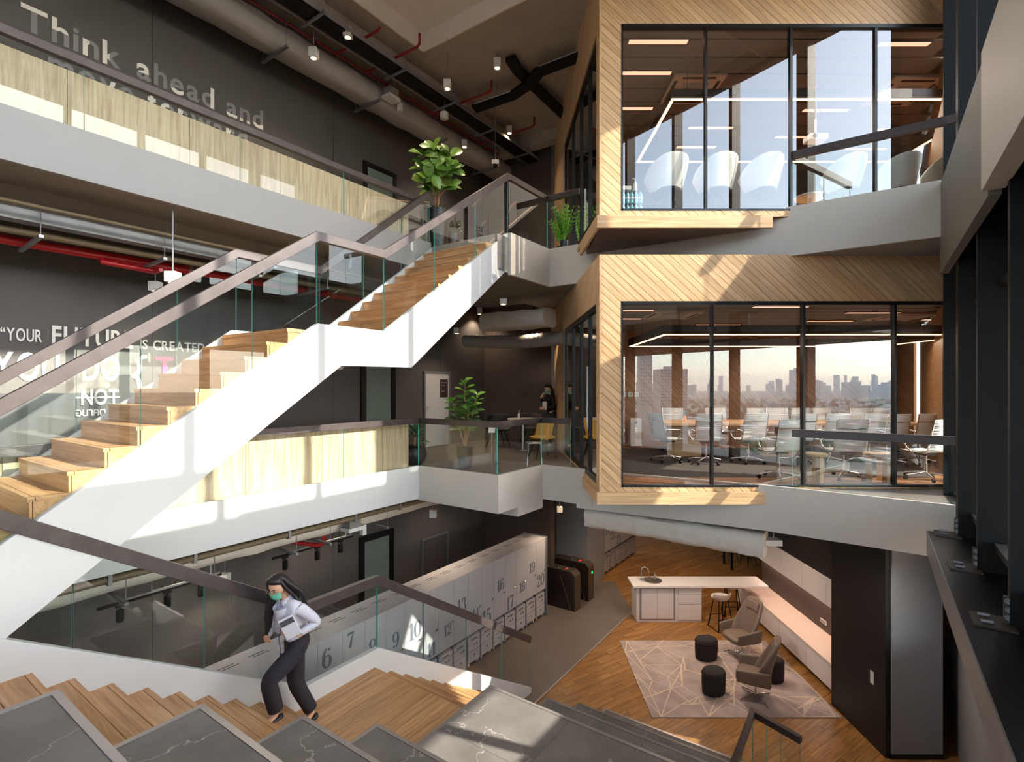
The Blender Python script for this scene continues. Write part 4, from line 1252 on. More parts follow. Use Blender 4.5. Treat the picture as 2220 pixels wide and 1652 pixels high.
def digit(mb, ch, ox):
    s = lambda pts, w: stroke(mb, [(p[0] + ox, p[1]) for p in pts], w)
    A = lambda cx, cy, rx, ry, a0, a1, **k: arc(mb, cx + ox, cy, rx, ry, a0, a1, **k)
    if ch == '0': A(.3, .5, .22, .47, 0, 360, n=32)
    elif ch == '1':
        s([(.3, .02), (.3, .98)], [.18, .18]); s([(.08, .76), (.28, .93)], [.05, .05]); s([(.1, .025), (.5, .025)], [.05, .05])
    elif ch == '2':
        A(.3, .73, .2, .24, 165, -40); s([(.455, .58), (.3, .36), (.1, .08)], [.13, .08, .06]); s([(.07, .07), (.53, .07)], [.14, .14]); A(.15, .73, .05, .05, 0, 360, thick=.08, thin=.08)
    elif ch == '3':
        A(.27, .75, .19, .22, 160, -90); A(.27, .27, .23, .26, 90, -160); A(.12, .76, .04, .04, 0, 360, thick=.08, thin=.08); A(.09, .22, .04, .04, 0, 360, thick=.08, thin=.08)
    elif ch == '4':
        s([(.4, .02), (.4, .98)], [.17, .17]); s([(.4, .96), (.03, .3)], [.05, .05]); s([(.02, .28), (.57, .28)], [.06, .06]); s([(.25, .025), (.55, .025)], [.05, .05])
    elif ch == '5':
        s([(.12, .92), (.5, .92)], [.15, .12]); s([(.13, .95), (.12, .52)], [.05, .05]); A(.27, .32, .23, .31, 140, -160); A(.09, .24, .04, .04, 0, 360, thick=.08, thin=.08)
    elif ch == '6':
        A(.3, .31, .21, .29, 0, 360, n=28); A(.36, .5, .27, .48, 105, 200); A(.44, .88, .04, .04, 0, 360, thick=.08, thin=.08)
    elif ch == '7':
        s([(.06, .92), (.54, .92)], [.15, .15]); s([(.52, .9), (.34, .5), (.26, .02)], [.06, .13, .19]); s([(.07, .95), (.05, .75)], [.05, .05])
    elif ch == '8':
        A(.3, .75, .18, .22, 0, 360, n=26, thick=.14); A(.3, .27, .22, .26, 0, 360, n=26)
    elif ch == '9':
        A(.3, .69, .21, .29, 0, 360, n=28); A(.24, .5, .27, .48, 20, -75); A(.16, .12, .04, .04, 0, 360, thick=.08, thin=.08)
VK = 6.70
LU1, LW = 11.09, .432
ZT_, ZD = ZG + 1.96, ZG + .66
numpos = {6: (600, 1480, .30), 7: (590, 1400, .25), 8: (717, 1452, .30), 9: (858, 1387, .27), 10: (899, 1366, .31), 11: (935, 1412, .25), 12: (970, 1365, .22), 13: (1001, 1312, .28), 14: (1031, 1330, .21), 15: (1055, 1339, .31), 16: (1085, 1268, .27), 17: (1106, 1312, .29), 18: (1132, 1272, .23), 19: (1153, 1230, .25), 20: (1172, 1257, .30)}
FRONT = Matrix(((1, 0, 0), (0, 0, -1), (0, 1, 0))).to_4x4()      # x -> u, y -> z, z -> -v
def number_on(parent, txt, u, v, z, h, wf=.62):
    mb = MB(); x = 0
    for ch in txt:
        digit(mb, ch, x); x += .5 if ch == '1' else .62
    mb.v = [((p[0] - x / 2) * h * .95, (p[1] - .5) * h, p[2]) for p in mb.v]
    o = mb.build('number', 'number'); o.parent = parent
    base = OFF[parent.name] if parent.name in OFF else Vector((0, 0, 0))
    o.matrix_local = Matrix.Translation(Vector((u, v, z)) - base) @ FRONT
    return o
def locker(n, u0, front_v, num_u, num_z, num_h, label, tall=True, hh=None):
    r = thing_uv('locker', label, 'locker', (u0, front_v, ZG), 'numbered lockers')
    MB().box(u0 + .002, u0 + LW - .002, front_v + .02, front_v + .62, ZD + .02, ZT_ - .02).build('locker_body', 'locker_body', r)
    MB().box(u0 + .002, u0 + .02, front_v + .03, front_v + .62, ZG, ZD).box(u0 + .002, u0 + LW - .002, front_v + .58, front_v + .62, ZG, ZD).build('side_panel', 'locker_body', r)
    d = MB().box(u0 + .003, u0 + LW - .003, front_v, front_v + .019, ZD + .025, ZT_ - .025).build('locker_door', 'locker', r)
    MB().tube([(u0 + LW - .06, front_v, ZD + .52), (u0 + LW - .06, front_v - .03, ZD + .52), (u0 + LW - .11, front_v - .032, ZD + .50)], .008, 6).build('door_handle', 'chrome', r, smooth=60)
    if num_u is not None:
        number_on(r, str(n), num_u, front_v - .0005, num_z, num_h)
    MB().box(u0, u0 + LW, front_v - .005, front_v + .64, ZT_ - .022, ZT_).build('top_panel', 'locker', r)
    MB().box(u0 + .1, u0 + LW - .1, front_v + .36, front_v + .372, ZT_, ZT_ + .002).box(u0 + .06, u0 + LW - .14, front_v + .42, front_v + .432, ZT_, ZT_ + .002).build('top_slot', 'gap_dark', r)
    return r
def pedestal_proto():
    r = thing('drawer_pedestal', 'x', 'pedestal', (0, 0, 0), PHI, 'drawer pedestals under the lockers')
    w, h0, h1 = .39, .075, .61
    MB().box(.02, .02 + w, .01, .52, h0, h1).build('pedestal_body', 'locker', r, bevel=.003)
    zs = [h0 + .005, .315, .50, h1 - .005]
    for i in range(3):
        dr = MB().box(.025, .015 + w, -.012, .012, zs[i] + .006, zs[i + 1] - .006).build('drawer', 'locker', r, bevel=.002)
        k = MB()
        if i == 2: k.box(.12, .30, -.02, -.01, zs[i] + .035, zs[i] + .05)
        else: k.lathe([(.012, -.022), (.012, -.008)], 10, (0, 0, 0)); 
        if i < 2:
            k.v = [(p[0] + .215, p[2] - .003, p[1] + (zs[i] + zs[i + 1]) / 2 + .02) for p in k.v]
        k.build('drawer_lock' if i < 2 else 'drawer_grip', 'black_metal' if i < 2 else 'bronze', dr)
    for (x, y) in ((.07, .05), (.37, .05), (.07, .45), (.37, .45)):
        MB().tube([(x - .018, y, .036), (x + .018, y, .036)], .035, 12).box(x - .012, x + .012, y - .012, y + .012, .05, .08).build('caster', 'caster', r, smooth=50)
    return r
ped0 = None
NUMW = dict(zip(range(1, 27), 'one two three four five six seven eight nine ten eleven twelve thirteen fourteen fifteen sixteen seventeen eighteen nineteen twenty twenty-one twenty-two twenty-three twenty-four twenty-five twenty-six'.split()))
ordw = {1: 'first', 2: 'second', 3: 'third', 4: 'fourth', 5: 'fifth'}
for n in range(1, 21):
    u0 = LU1 - LW * (21 - n)
    if n in numpos:
        x, y, h = numpos[n]; uu, zz = at_v(x, y, VK)
        uu = min(max(uu, u0 + .16), u0 + LW - .16)
        zz = min(max(zz, ZD + .2), ZT_ - .2)
    else: uu, zz, h = u0 + LW / 2, ZD + .6, .25
    locker(n, u0, VK, uu, zz, h, 'tall grey locker door with the serif number %s' % NUMW[n])
    if ped0 is None:
        p = ped0 = pedestal_proto()
    else: p = copy_tree(ped0)
    p.location = W(u0 + .002, VK + .03, ZG)
    p['label'] = 'grey drawer pedestal on casters below locker number %s' % NUMW[n]
    q = number_on(p, str(n), .30, -.0122, .43, .055)
tag(MB().box(LU1, LU1 + .03, VK - .03, VK + .66, ZG, ZT_ + .02).build('locker_end_panel', 'locker_side', rot=PHI), 'blue-grey end panel closing the locker row beside the turnstiles', 'panel')
for n in range(21, 27):
    u0 = 14.45 + LW * (n - 21)
    locker(n, u0, VK - .06, u0 + .2, ZD + .7 - .25 * ((n * 7) % 3), .28, 'far locker number %s behind the grey pillar' % NUMW[n])
    p = copy_tree(ped0)
    for c in list(p.children):
        if c.name.startswith('number'): bpy.data.objects.remove(c)
    p.location = W(u0 + .002, VK - .03, ZG)
    p['label'] = 'far drawer pedestal below locker number %s behind the pillar' % NUMW[n]

# ================================================================== TURNSTILES
M('turnstile_metal', (128, 116, 102), .35, metal=.85)
M('turnstile_dark', (40, 32, 28), .3)
EMIT('green_light', (40, 230, 90), 3.0)
EMIT('red_light', (240, 40, 30), 2.0)
for i, (u0, lb) in enumerate(((11.68, 'metal turnstile nearest to the locker end'), (12.46, 'metal turnstile with a green arrow light by the pillar'))):
    r = thing_uv('turnstile', lb, 'turnstile', (u0, 6.2, ZG))
    MB().px([(6.2, ZG), (7.4, ZG), (7.4, ZG + .9), (7.3, ZG + .98), (6.3, ZG + .98), (6.2, ZG + .9)], u0, u0 + .3).build('housing', 'turnstile_dark', r, bevel=.006)
    MB().box(u0 - .004, u0 + .304, 6.185, 6.2, ZG, ZG + .9).build('end_plate', 'turnstile_metal', r)
    MB().px([(6.19, ZG + .9), (6.3, ZG + .985), (7.3, ZG + .985), (7.41, ZG + .9), (7.3, ZG + .995), (6.3, ZG + .995)], u0 - .004, u0 + .304).build('top_cover', 'turnstile_metal', r)
    MB().bar((u0 - .004, 6.62, ZG + .86), (u0 - .004, 6.3, ZG + .02), .008, .03).build('trim_strip', 'turnstile_metal', r)
    MB().lathe([(.06, 0), (.06, .012)], 16, (u0 + .15, 6.75, ZG + .995)).build('card_reader', 'chrome', r)
    MB().box(u0 + .1, u0 + .2, 6.5, 6.53, ZG + .996, ZG + 1.0).build('status_light', 'red_light', r)
    if i == 1: MB().lathe([(.035, -.004), (.035, 0)], 14, (0, 0, 0)).build('arrow_light', 'green_light', r, loc=Vector((u0 + .2, 6.183, ZG + .72)) - OFF[r.name], rot=(pi / 2, 0, 0))
    MB().box(u0 + .3, u0 + .62, 6.78, 6.79, ZG + .35, ZG + 1.1).build('glass_flap', ['glass_rail'], r)

# ================================================================== KITCHEN, BENCH, LOUNGE
def rbox(x0, x1, y0, y1, z0, z1): return MB().box(x0, x1, y0, y1, z0, z1)
zi = -4.82
r = thing_w('kitchen_island', 'white kitchen island with doors and drawers before the timber floor', 'island', (3.05, 12.6, ZG))
rbox(3.03, 4.62, 12.58, 13.05, ZG, zi - .05).build('island_body', 'kitchen_white', r, bevel=.004)
for (a, b) in ((1391, 1425), (1426, 1460)):
    X0, X1 = (a - 1110) / F * 12.57, (b - 1110) / F * 12.57
    rbox(X0, X1, 12.562, 12.58, ZG + .08, zi - .1).build('cabinet_door', 'kitchen_white', r, bevel=.003)
for (z0, z1) in ((ZG + .06, ZG + .42), (ZG + .44, ZG + .65), (ZG + .67, zi - .08)):
    d = rbox(4.05, 4.60, 12.555, 12.58, z0, z1).build('drawer', 'kitchen_white', r, bevel=.003)
rbox(3.1, 3.97, 12.572, 12.579, ZG + .05, zi - .07).build('door_recess', 'fascia_grey', r)
tag(rbox(2.93, 6.2, 12.48, 13.12, zi - .05, zi).build('worktop', 'kitchen_white', bevel=.004), 'long white worktop over the island and the bar stools', 'worktop')
c = at_z(1414, 1258, zi)
r = thing_w('sink', 'round stainless sink set into the white island top', 'sink', c)
MB().lathe([(.235, .006), (.235, .012), (.20, .012), (.19, -.0), (.19, .004)], 28, c).build('sink_rim', 'steel', r, smooth=40)
MB().lathe([(.195, .010), (.17, .009), (.05, .008), (.0, .008)], 28, c, caps=False).build('sink_bowl', 'turnstile_metal', r, smooth=60)
MB().lathe([(.02, .009), (.035, .03), (.035, .14), (.012, .16), (.012, .2)], 12, c + Vector((.06, .0, 0))).build('soap_bottle', 'steel', r, smooth=50)
c = at_z(1390, 1259, zi)
r = thing_w('faucet', 'chrome gooseneck faucet beside the round sink', 'faucet', c)
pts = [c, c + Vector((0, 0, .25))] + [c + Vector((.09 - .09 * cos(t), 0, .25 + .09 * sin(t))) for t in [pi * k / 8 for k in range(1, 9)]] + [c + Vector((.19, 0, .2))]
MB().tube(pts, .014, 8).build('spout', 'chrome', r, smooth=60)
MB().lathe([(.03, 0), (.03, .05), (.02, .06)], 12, c).build('faucet_base', 'chrome', r, smooth=50)
MB().bar(c + Vector((-.02, 0, .07)), c + Vector((-.09, 0, .09)), .014, .014).build('lever', 'chrome', r)
# bar stools
M('stool_white', (214, 206, 200), .45)
def bar_stool(X, Y, rz, lb):
    r = thing('bar_stool', lb, 'stool', (X, Y, ZG), rz, 'bar stools under the island')
    n = 16; rings = []
    for (s, z, k) in ((.05, .70, 0), (.17, .70, .0), (.22, .73, .03), (.23, .76, .05), (.215, .755, .05), (.16, .725, .0), (.03, .72, 0)):
        rings.append([(s * 1.05 * cos(2 * pi * j / n), s * .9 * sin(2 * pi * j / n), z + (k * 1.8 if sin(2 * pi * j / n) < -.3 else 0)) for j in range(n)])
    MB().loft(rings).build('seat', 'stool_white', r, smooth=60)
    for s in (-1, 1):
        MB().tube([(s * .12, .1, .70), (s * .2, .2, .012), (s * .2, -.2, .012), (s * .12, -.1, .70)], .011, 6).build('sled_leg', 'black_metal', r)
    MB().tube([(-.165, .17, .27), (.165, .17, .27)], .01, 6).tube([(-.165, -.17, .27), (.165, -.17, .27)], .01, 6).build('footrest', 'black_metal', r)
bar_stool(4.95, 12.25, .25, 'white seat bar stool with black legs nearest the armchair')
bar_stool(5.5, 12.95, -.2, 'white seat bar stool farther under the island top')
# far stools and high table on the timber floor
def far_stool(x, y, lb):
    c = at_z(x, y, ZG)
    r = thing('bar_stool', lb, 'stool', c, .3, 'far dark bar stools')
    MB().lathe([(.17, .70), (.18, .72), (.17, .75)], 14).build('seat', 'black_metal', r)
    for (a, b) in ((1, 1), (1, -1), (-1, 1), (-1, -1)): MB().tube([(a * .1, b * .1, .7), (a * .17, b * .17, 0)], .012, 6).build('leg', 'black_metal', r)
    MB().tube([(-.14, -.14, .25), (.14, -.14, .25), (.14, .14, .25), (-.14, .14, .25), (-.14, -.14, .25)], .009, 5).build('footrest', 'black_metal', r)
far_stool(1582, 1212, 'dark stool left of the high table far on the timber floor')
far_stool(1622, 1224, 'dark stool right of the high table far on the timber floor')
c = at_z(1598, 1228, ZG)
r = thing('high_table', 'dark high table far behind the island', 'table', c, 0)
MB().box(-.35, 1.3, -.35, .35, 1.0, 1.04).build('tabletop', 'black_metal', r)
for (a, b) in ((-.3, -.3), (-.3, .3), (1.25, -.3), (1.25, .3)): MB().box(a - .03, a + .03, b - .03, b + .03, 0, 1.0).build('leg', 'black_metal', r)

# bench with panels and overhead cabinets along the dark niche
Y0, Y1 = 9.34, 13.6
M('bench_top', (222, 204, 190), .4)
r = thing_w('bench_cabinet', 'long low white bench cabinet along the dark niche wall', 'bench', (5.95, Y0, ZG))
rbox(5.96, 6.6, Y0, Y1, ZG + .1, ZG + .54).build('bench_body', 'gap_dark', r)
for k in range(4):
    a = Y0 + (Y1 - Y0) / 4 * k
    rbox(5.935, 5.96, a + .004, a + (Y1 - Y0) / 4 - .004, ZG + .09, ZG + .535).build('front_panel', 'kitchen_white', r)
rbox(5.92, 6.6, Y0, Y1, ZG + .54, ZG + .58).build('bench_top', 'bench_top', r, bevel=.003)
rbox(6.02, 6.05, Y0, Y1, ZG, ZG + .1).build('toe_kick', 'plinth_black', r)
ow = ['first', 'second', 'third', 'fourth', 'fifth', 'sixth', 'seventh', 'eighth', 'ninth']
for k in range(5):
    a = Y0 + .85 * k
    r = thing_w('overhead_cabinet', 'white overhead cabinet, %s from the black wall above the bench' % ow[k], 'cabinet', (6.2, a, -4.31), 'overhead cabinets of the niche')
    rbox(6.22, 6.6, a, a + .85, -4.31, -3.76).build('cabinet_body', 'kitchen_white', r)
    rbox(6.2, 6.22, a + .004, a + .846, -4.31, -3.77).build('cabinet_door', 'kitchen_white', r)
EMIT('led_pink', (255, 196, 170), 7.0)
tag(rbox(6.50, 6.53, Y0 + .05, 13.5, -4.325, -4.312).build('led_strip', 'led_pink'), 'warm led strip under the overhead cabinets', 'light')
L_ = bpy.data.lights.new('cabinet_light', 'AREA'); L_.shape = 'RECTANGLE'; L_.size = .05; L_.size_y = 4.1; L_.energy = 11; L_.color = (1, .72, .60)
lo = bpy.data.objects.new('cabinet_light', L_); COL.objects.link(lo); lo.location = (6.45, 11.45, -4.33)
struct('wall_backsplash', MB().box(6.58, 6.62, Y0, 13.6, ZG + .58, -4.31), 'wall_brown', uv=False)
c = Vector((6.575, 10.9, -4.95))
r = thing_w('wall_socket', 'white double socket on the niche backsplash', 'socket', c)
rbox(6.565, 6.58, 10.8, 11.0, -5.0, -4.92).build('socket_plate', 'lamp_white', r); rbox(6.56, 6.566, 10.82, 10.89, -4.985, -4.935).build('outlet', 'fascia_grey', r); rbox(6.56, 6.566, 10.91, 10.98, -4.985, -4.935).build('outlet', 'fascia_grey', r)
c = at_z(1908, 1492, -4.4)
tag(rbox(5.753, 5.76, 8.22, 8.30, -4.75, -4.55).build('light_switch', 'lamp_white'), 'white wall switch on the black wall beside the grey pillar', 'switch')

# rug with a line pattern
X0, X1, Y0r, Y1r = 2.42, 5.70, 8.93, 11.63
M('rug', (176, 160, 156), .95, var=.22, vscale=2.2, bump=.3, bscale=150)
M('rug_line', (214, 194, 178), .95)
r = thing_w('area_rug', 'mauve grey area rug with a pale line pattern', 'rug', (X0, Y0r, ZG))
rbox(X0, X1, Y0r, Y1r, ZG + .001, ZG + .013).build('rug_field', 'rug', r)
rnd = random.Random(4); mb = MB(); placed = 0
nodes = [Vector((rnd.uniform(X0 + .1, X1 - .1), rnd.uniform(Y0r + .1, Y1r - .1), ZG + .0135)) for _ in range(46)]
nodes += [Vector((X0 + (X1 - X0) * t, y, ZG + .0135)) for t in (.05, .3, .55, .8, .97) for y in (Y0r + .01, Y1r - .01)] + [Vector((x, Y0r + (Y1r - Y0r) * t, ZG + .0135)) for t in (.2, .5, .8) for x in (X0 + .01, X1 - .01)]
done = set()
for i, a in enumerate(nodes):
    near = sorted(range(len(nodes)), key=lambda j: (nodes[j] - a).length)[1:8]
    for j in rnd.sample(near, 3):
        if (j, i) in done or (i, j) in done: continue
        done.add((i, j)); dz = Vector((0, 0, 2e-5 * len(done))); mb.bar(a + dz, nodes[j] + dz, .022, .002)
mb.build('rug_pattern', 'rug_line', r)

# poufs
M('pouf_fabric', (44, 40, 42), .95, var=.15, vscale=40, bump=.3, bscale=200)
def pouf(x, y, lb, rz):
    c = at_z(x, y, ZG)
    r = thing('pouf', lb, 'pouf', c + Vector((0, 0, .013)), rz, 'dark round poufs on the rug')
    prof = [(.19, 0), (.205, .02), (.215, .2), (.212, .37), (.20, .41), (.17, .425), (.0, .43)]
    MB().lathe(prof, 28, sx=1.12, sy=.88).build('pouf_body', 'pouf_fabric', r, smooth=50)
    MB().lathe([(.214, .36), (.222, .368), (.214, .376)], 28, sx=1.12, sy=.88, caps=False).build('piping', 'pouf_fabric', r, smooth=60)
pouf(1531, 1428, 'dark fabric pouf farther on the rug near the island', .2)
pouf(1547, 1502, 'dark fabric pouf nearest on the rug', .5)
pouf(1672, 1475, 'dark fabric pouf hidden behind the nearer armchair', 0)
# swivel lounge armchairs (front = +y)
M('leather', (126, 110, 98), .5, bump=.08, bscale=90)
def grid_shell(fn, nu, nv, name, mat, parent, thick=.05, sub=1):
    vs_ = [fn(i / (nu - 1) * 2 - 1, j / (nv - 1)) for j in range(nv) for i in range(nu)]
    fs = [(j * nu + i, j * nu + i + 1, (j + 1) * nu + i + 1, (j + 1) * nu + i) for j in range(nv - 1) for i in range(nu - 1)]
    o = MB().add(vs_, fs).build(name, mat, parent, smooth=180, recalc=False)
    s_ = o.modifiers.new('solid', 'SOLIDIFY'); s_.thickness = thick; s_.offset = 0
    b = o.modifiers.new('sub', 'SUBSURF'); b.levels = sub; b.render_levels = sub
    return o
def lounge_chair(x, y, rz, lb):
    c = at_z(x, y, ZG)
    r = thing('lounge_armchair', lb, 'armchair', c + Vector((0, 0, .013)), rz, 'brown swivel armchairs')
    def back(a, t):          # tall curved back with a narrower head
        z = .40 + .78 * t
        w = .27 - .05 * t ** 2 + .04 * sin(t * pi)
        y0 = -.22 - .14 * t - .05 * t * t
        wrap = .22 * (1 - t) ** 1.2 + .07
        return (w * sin(a * 1.25) / sin(1.25), y0 + wrap * (abs(a) ** 2.2), z - .05 * abs(a) ** 3 * t)
    grid_shell(back, 11, 12, 'backrest', 'leather', r, .07)
    def head(a, t):
        z = .93 + .2 * t
        return (.17 * a, -.305 - .05 * t + .045 * a * a, z)
    grid_shell(head, 7, 5, 'headrest', 'leather', r, .05)
    for s in (-1, 1):
        def arm(a, t, s=s):
            yy = -.28 + .58 * t
            zz = .36 + (.30 - .06 * t) * (a + 1) / 2
            return (s * (.27 + .05 * (a + 1) / 2 + .02 * sin(t * pi)), yy, zz)
        grid_shell(arm, 6, 8, 'armrest', 'leather', r, .055)
    sc_ = []
    for (k, z) in ((.82, .33), (1, .36), (1.02, .42), (.96, .455), (.7, .47)):
        sc_.append([(.28 * k * (abs(cos(t)) ** .5) * (1 if cos(t) > 0 else -1), .03 + .29 * k * (abs(sin(t)) ** .5) * (1 if sin(t) > 0 else -1), z) for t in [2 * pi * j / 20 for j in range(20)]])
    MB().loft(sc_).build('seat', 'leather', r, smooth=60)
    MB().lathe([(.03, .04), (.03, .33)], 14).build('column', 'chrome', r, smooth=50)
    for k in range(4):
        a = pi / 4 + k * pi / 2
        MB().tube([(.02 * cos(a), .02 * sin(a), .07), (.2 * cos(a), .2 * sin(a), .045), (.33 * cos(a), .33 * sin(a), .014)], [.022, .018, .013], 8).build('star_leg', 'chrome', r, smooth=60)
lounge_chair(1606, 1422, radians(104), 'brown leather swivel armchair farther on the rug by the bench')
lounge_chair(1637, 1514, radians(62), 'brown leather swivel armchair nearest on the rug seen from behind')

# timber sideboard beyond the pillar
r = thing_w('sideboard', 'dark timber sideboard glimpsed right of the grey pillar', 'sideboard', (7.6, 9.6, ZG))
rbox(7.35, 8.6, 9.7, 10.3, ZG, -4.95).build('sideboard_body', 'wood_box_dark', r)
rbox(7.3, 8.65, 9.65, 10.35, -4.95, -4.9).build('sideboard_top', 'wood_inner', r)
for k in range(3): rbox(7.37 + .41 * k, 7.76 + .41 * k, 9.68, 9.7, ZG + .06, -4.98).build('sideboard_door', 'wood_box_dark', r)

# ================================================================== MEETING ROOMS
EMIT('led_warm', (255, 206, 150), 4.0)
EMIT('lamp_linear', (255, 190, 160), 1.3)
M('fixture_dark', (48, 40, 36), .5)
def area(name, loc, sx, sy, e, col=(1, .88, .76)):
    L_ = bpy.data.lights.new(name, 'AREA'); L_.shape = 'RECTANGLE'; L_.size = sx; L_.size_y = sy; L_.energy = e; L_.color = col
    o = bpy.data.objects.new(name, L_); COL.objects.link(o); o.location = loc
    return o
def ring_light(label, z, zc, xa, xb, ya, yb):
    r = thing_w('ring_pendant', label, 'pendant light', (xa, ya, z))
    t = .09
    for (x0, x1, y0, y1) in ((xa, xb, ya, ya + t), (xa, xb, yb - t, yb), (xa, xa + t, ya + t, yb - t), (xb - t, xb, ya + t, yb - t)):
        MB().box(x0, x1, y0, y1, z + .012, z + .17).build('housing', 'fixture_dark', r)
        MB().box(x0 + .02, x1 - .02, y0 + .02, y1 - .02, z, z + .012).build('diffuser', 'led_warm', r)
    for (x, y) in ((xa + .3, ya + .05), (xb - .5, ya + .05), (xa + .3, yb - .05), (xb - .5, yb - .05)):
        MB().tube([(x, y, z + .17), (x, y, zc)], .004, 5).build('cable', 'black_metal', r)
    area('ring_light', ((xa + xb) / 2, (ya + yb) / 2, z - .06), xb - xa, yb - ya, 95)
ring_light('rectangular warm ring light hanging in the lower meeting room', .90, 1.40, 2.63, 8.3, 9.0, 11.7)
ring_light('rectangular warm ring light hanging in the upper meeting room', 5.02, 5.60, 2.77, 8.6, 9.0, 11.6)
def linear(x0, x1, y, zc, label):
    d = zc * F / (838 - y); X0, X1 = (x0 - 1110) / F * d, (x1 - 1110) / F * d
    r = thing_w('ceiling_strip_light', label, 'light', (X0, d, zc), 'recessed strip lights of the meeting rooms')
    MB().box(X0, X1, d - .06, d + .06, zc - .012, zc + .001).build('strip_frame', 'fixture_dark', r)
    MB().box(X0 + .01, X1 - .01, d - .05, d + .05, zc - .016, zc - .012).build('strip_diffuser', 'lamp_linear', r)
for i, (x0, x1, y) in enumerate(((1362, 1492, 89), (1348, 1456, 157), (1347, 1416, 234), (1904, 2016, 94), (1740, 1840, 238), (1492, 1590, 276), (1680, 1765, 296), (1466, 1552, 318), (1832, 1920, 322), (1895, 1960, 280), (2055, 2104, 300))):
    linear(x0, x1, y, 5.59, 'warm strip light in the upper room ceiling, ' + ['front left', 'second row at the left edge', 'third row at the left edge', 'front right', 'behind the ring near the projector', 'behind the ring on the left', 'deep in the middle', 'deepest on the left', 'deep right of the middle', 'right behind the handrail', 'far right by the facade'][i])
for i, (x0, x1, y) in enumerate(((1347, 1418, 672), (1347, 1390, 690), (1632, 1752, 664), (1834, 1950, 677), (1508, 1606, 703), (1750, 1850, 695), (1686, 1780, 709), (2000, 2090, 692))):
    linear(x0, x1, y, 1.39, 'thin strip light in the lower room ceiling, ' + ['front left corner', 'second at the left corner', 'front centre', 'front right of centre', 'behind the left cassette', 'centre right row', 'back centre row', 'right row near the facade'][i])
# ceiling cassettes
M('cassette', (196, 180, 164), .6)
def cassette(x, y, zc, label):
    d = (zc - .05) * F / (838 - y); X = (x - 1110) / F * d
    r = thing('ceiling_cassette', label, 'air conditioner', (X, d, zc), 0, 'ceiling cassette units')
    MB().box(-.47, .47, -.47, .47, -.05, 0).build('cassette_panel', 'cassette', r, bevel=.01)
    MB().box(-.24, .24, -.24, .24, -.056, -.05).build('intake_grille', 'fascia_grey', r)
    for (a, b, c, d_) in ((-.3, .3, -.42, -.36), (-.3, .3, .36, .42), (-.42, -.36, -.3, .3), (.36, .42, -.3, .3)):
        MB().box(a, b, c, d_, -.054, -.05).build('air_vane', 'gap_dark', r)
cassette(1500, 196, 5.6, 'ceiling cassette unit left above the upper ring light')
cassette(1955, 202, 5.6, 'ceiling cassette unit right above the upper ring light')
cassette(1456, 685, 1.4, 'ceiling cassette unit left in the lower meeting room')
cassette(1955, 690, 1.4, 'ceiling cassette unit right in the lower meeting room')
# projectors
def projector(x, y, d, zc, label):
    a, k = ray(x, y); p = Vector((a * d, d, k * d))
    r = thing_w('projector', label, 'projector', p)
    MB().cbox(p, (.34, .26, .11)).build('projector_body', 'lamp_white', r, bevel=.02)
    MB().lathe([(.04, -.03), (.045, .0), (.03, .02)], 14).build('lens', 'black_metal', r, loc=(-.08, -.14, 0), rot=(pi / 2, 0, 0))
    MB().box(p.x - .06, p.x + .15, p.y - .134, p.y - .13, p.z - .03, p.z + .03).build('vent_grille', 'conduit', r)
    MB().tube([p + Vector((0, 0, .05)), (p.x, p.y, zc)], .018, 8).build('ceiling_pole', 'lamp_white', r)
    MB().tube([p + Vector((.0, 0, .45)), p + Vector((.1, 0, .5)), p + Vector((.06, 0, .62)), p + Vector((.12, 0, .9)), (p.x + .12, p.y, zc)], .006, 5).build('cable', 'black_metal', r, smooth=60)
projector(1768, 301, 9.6, 5.6, 'white ceiling projector hanging in the upper meeting room')
projector(1624, 718, 9.9, 1.4, 'projector mount on the lower meeting room ceiling')

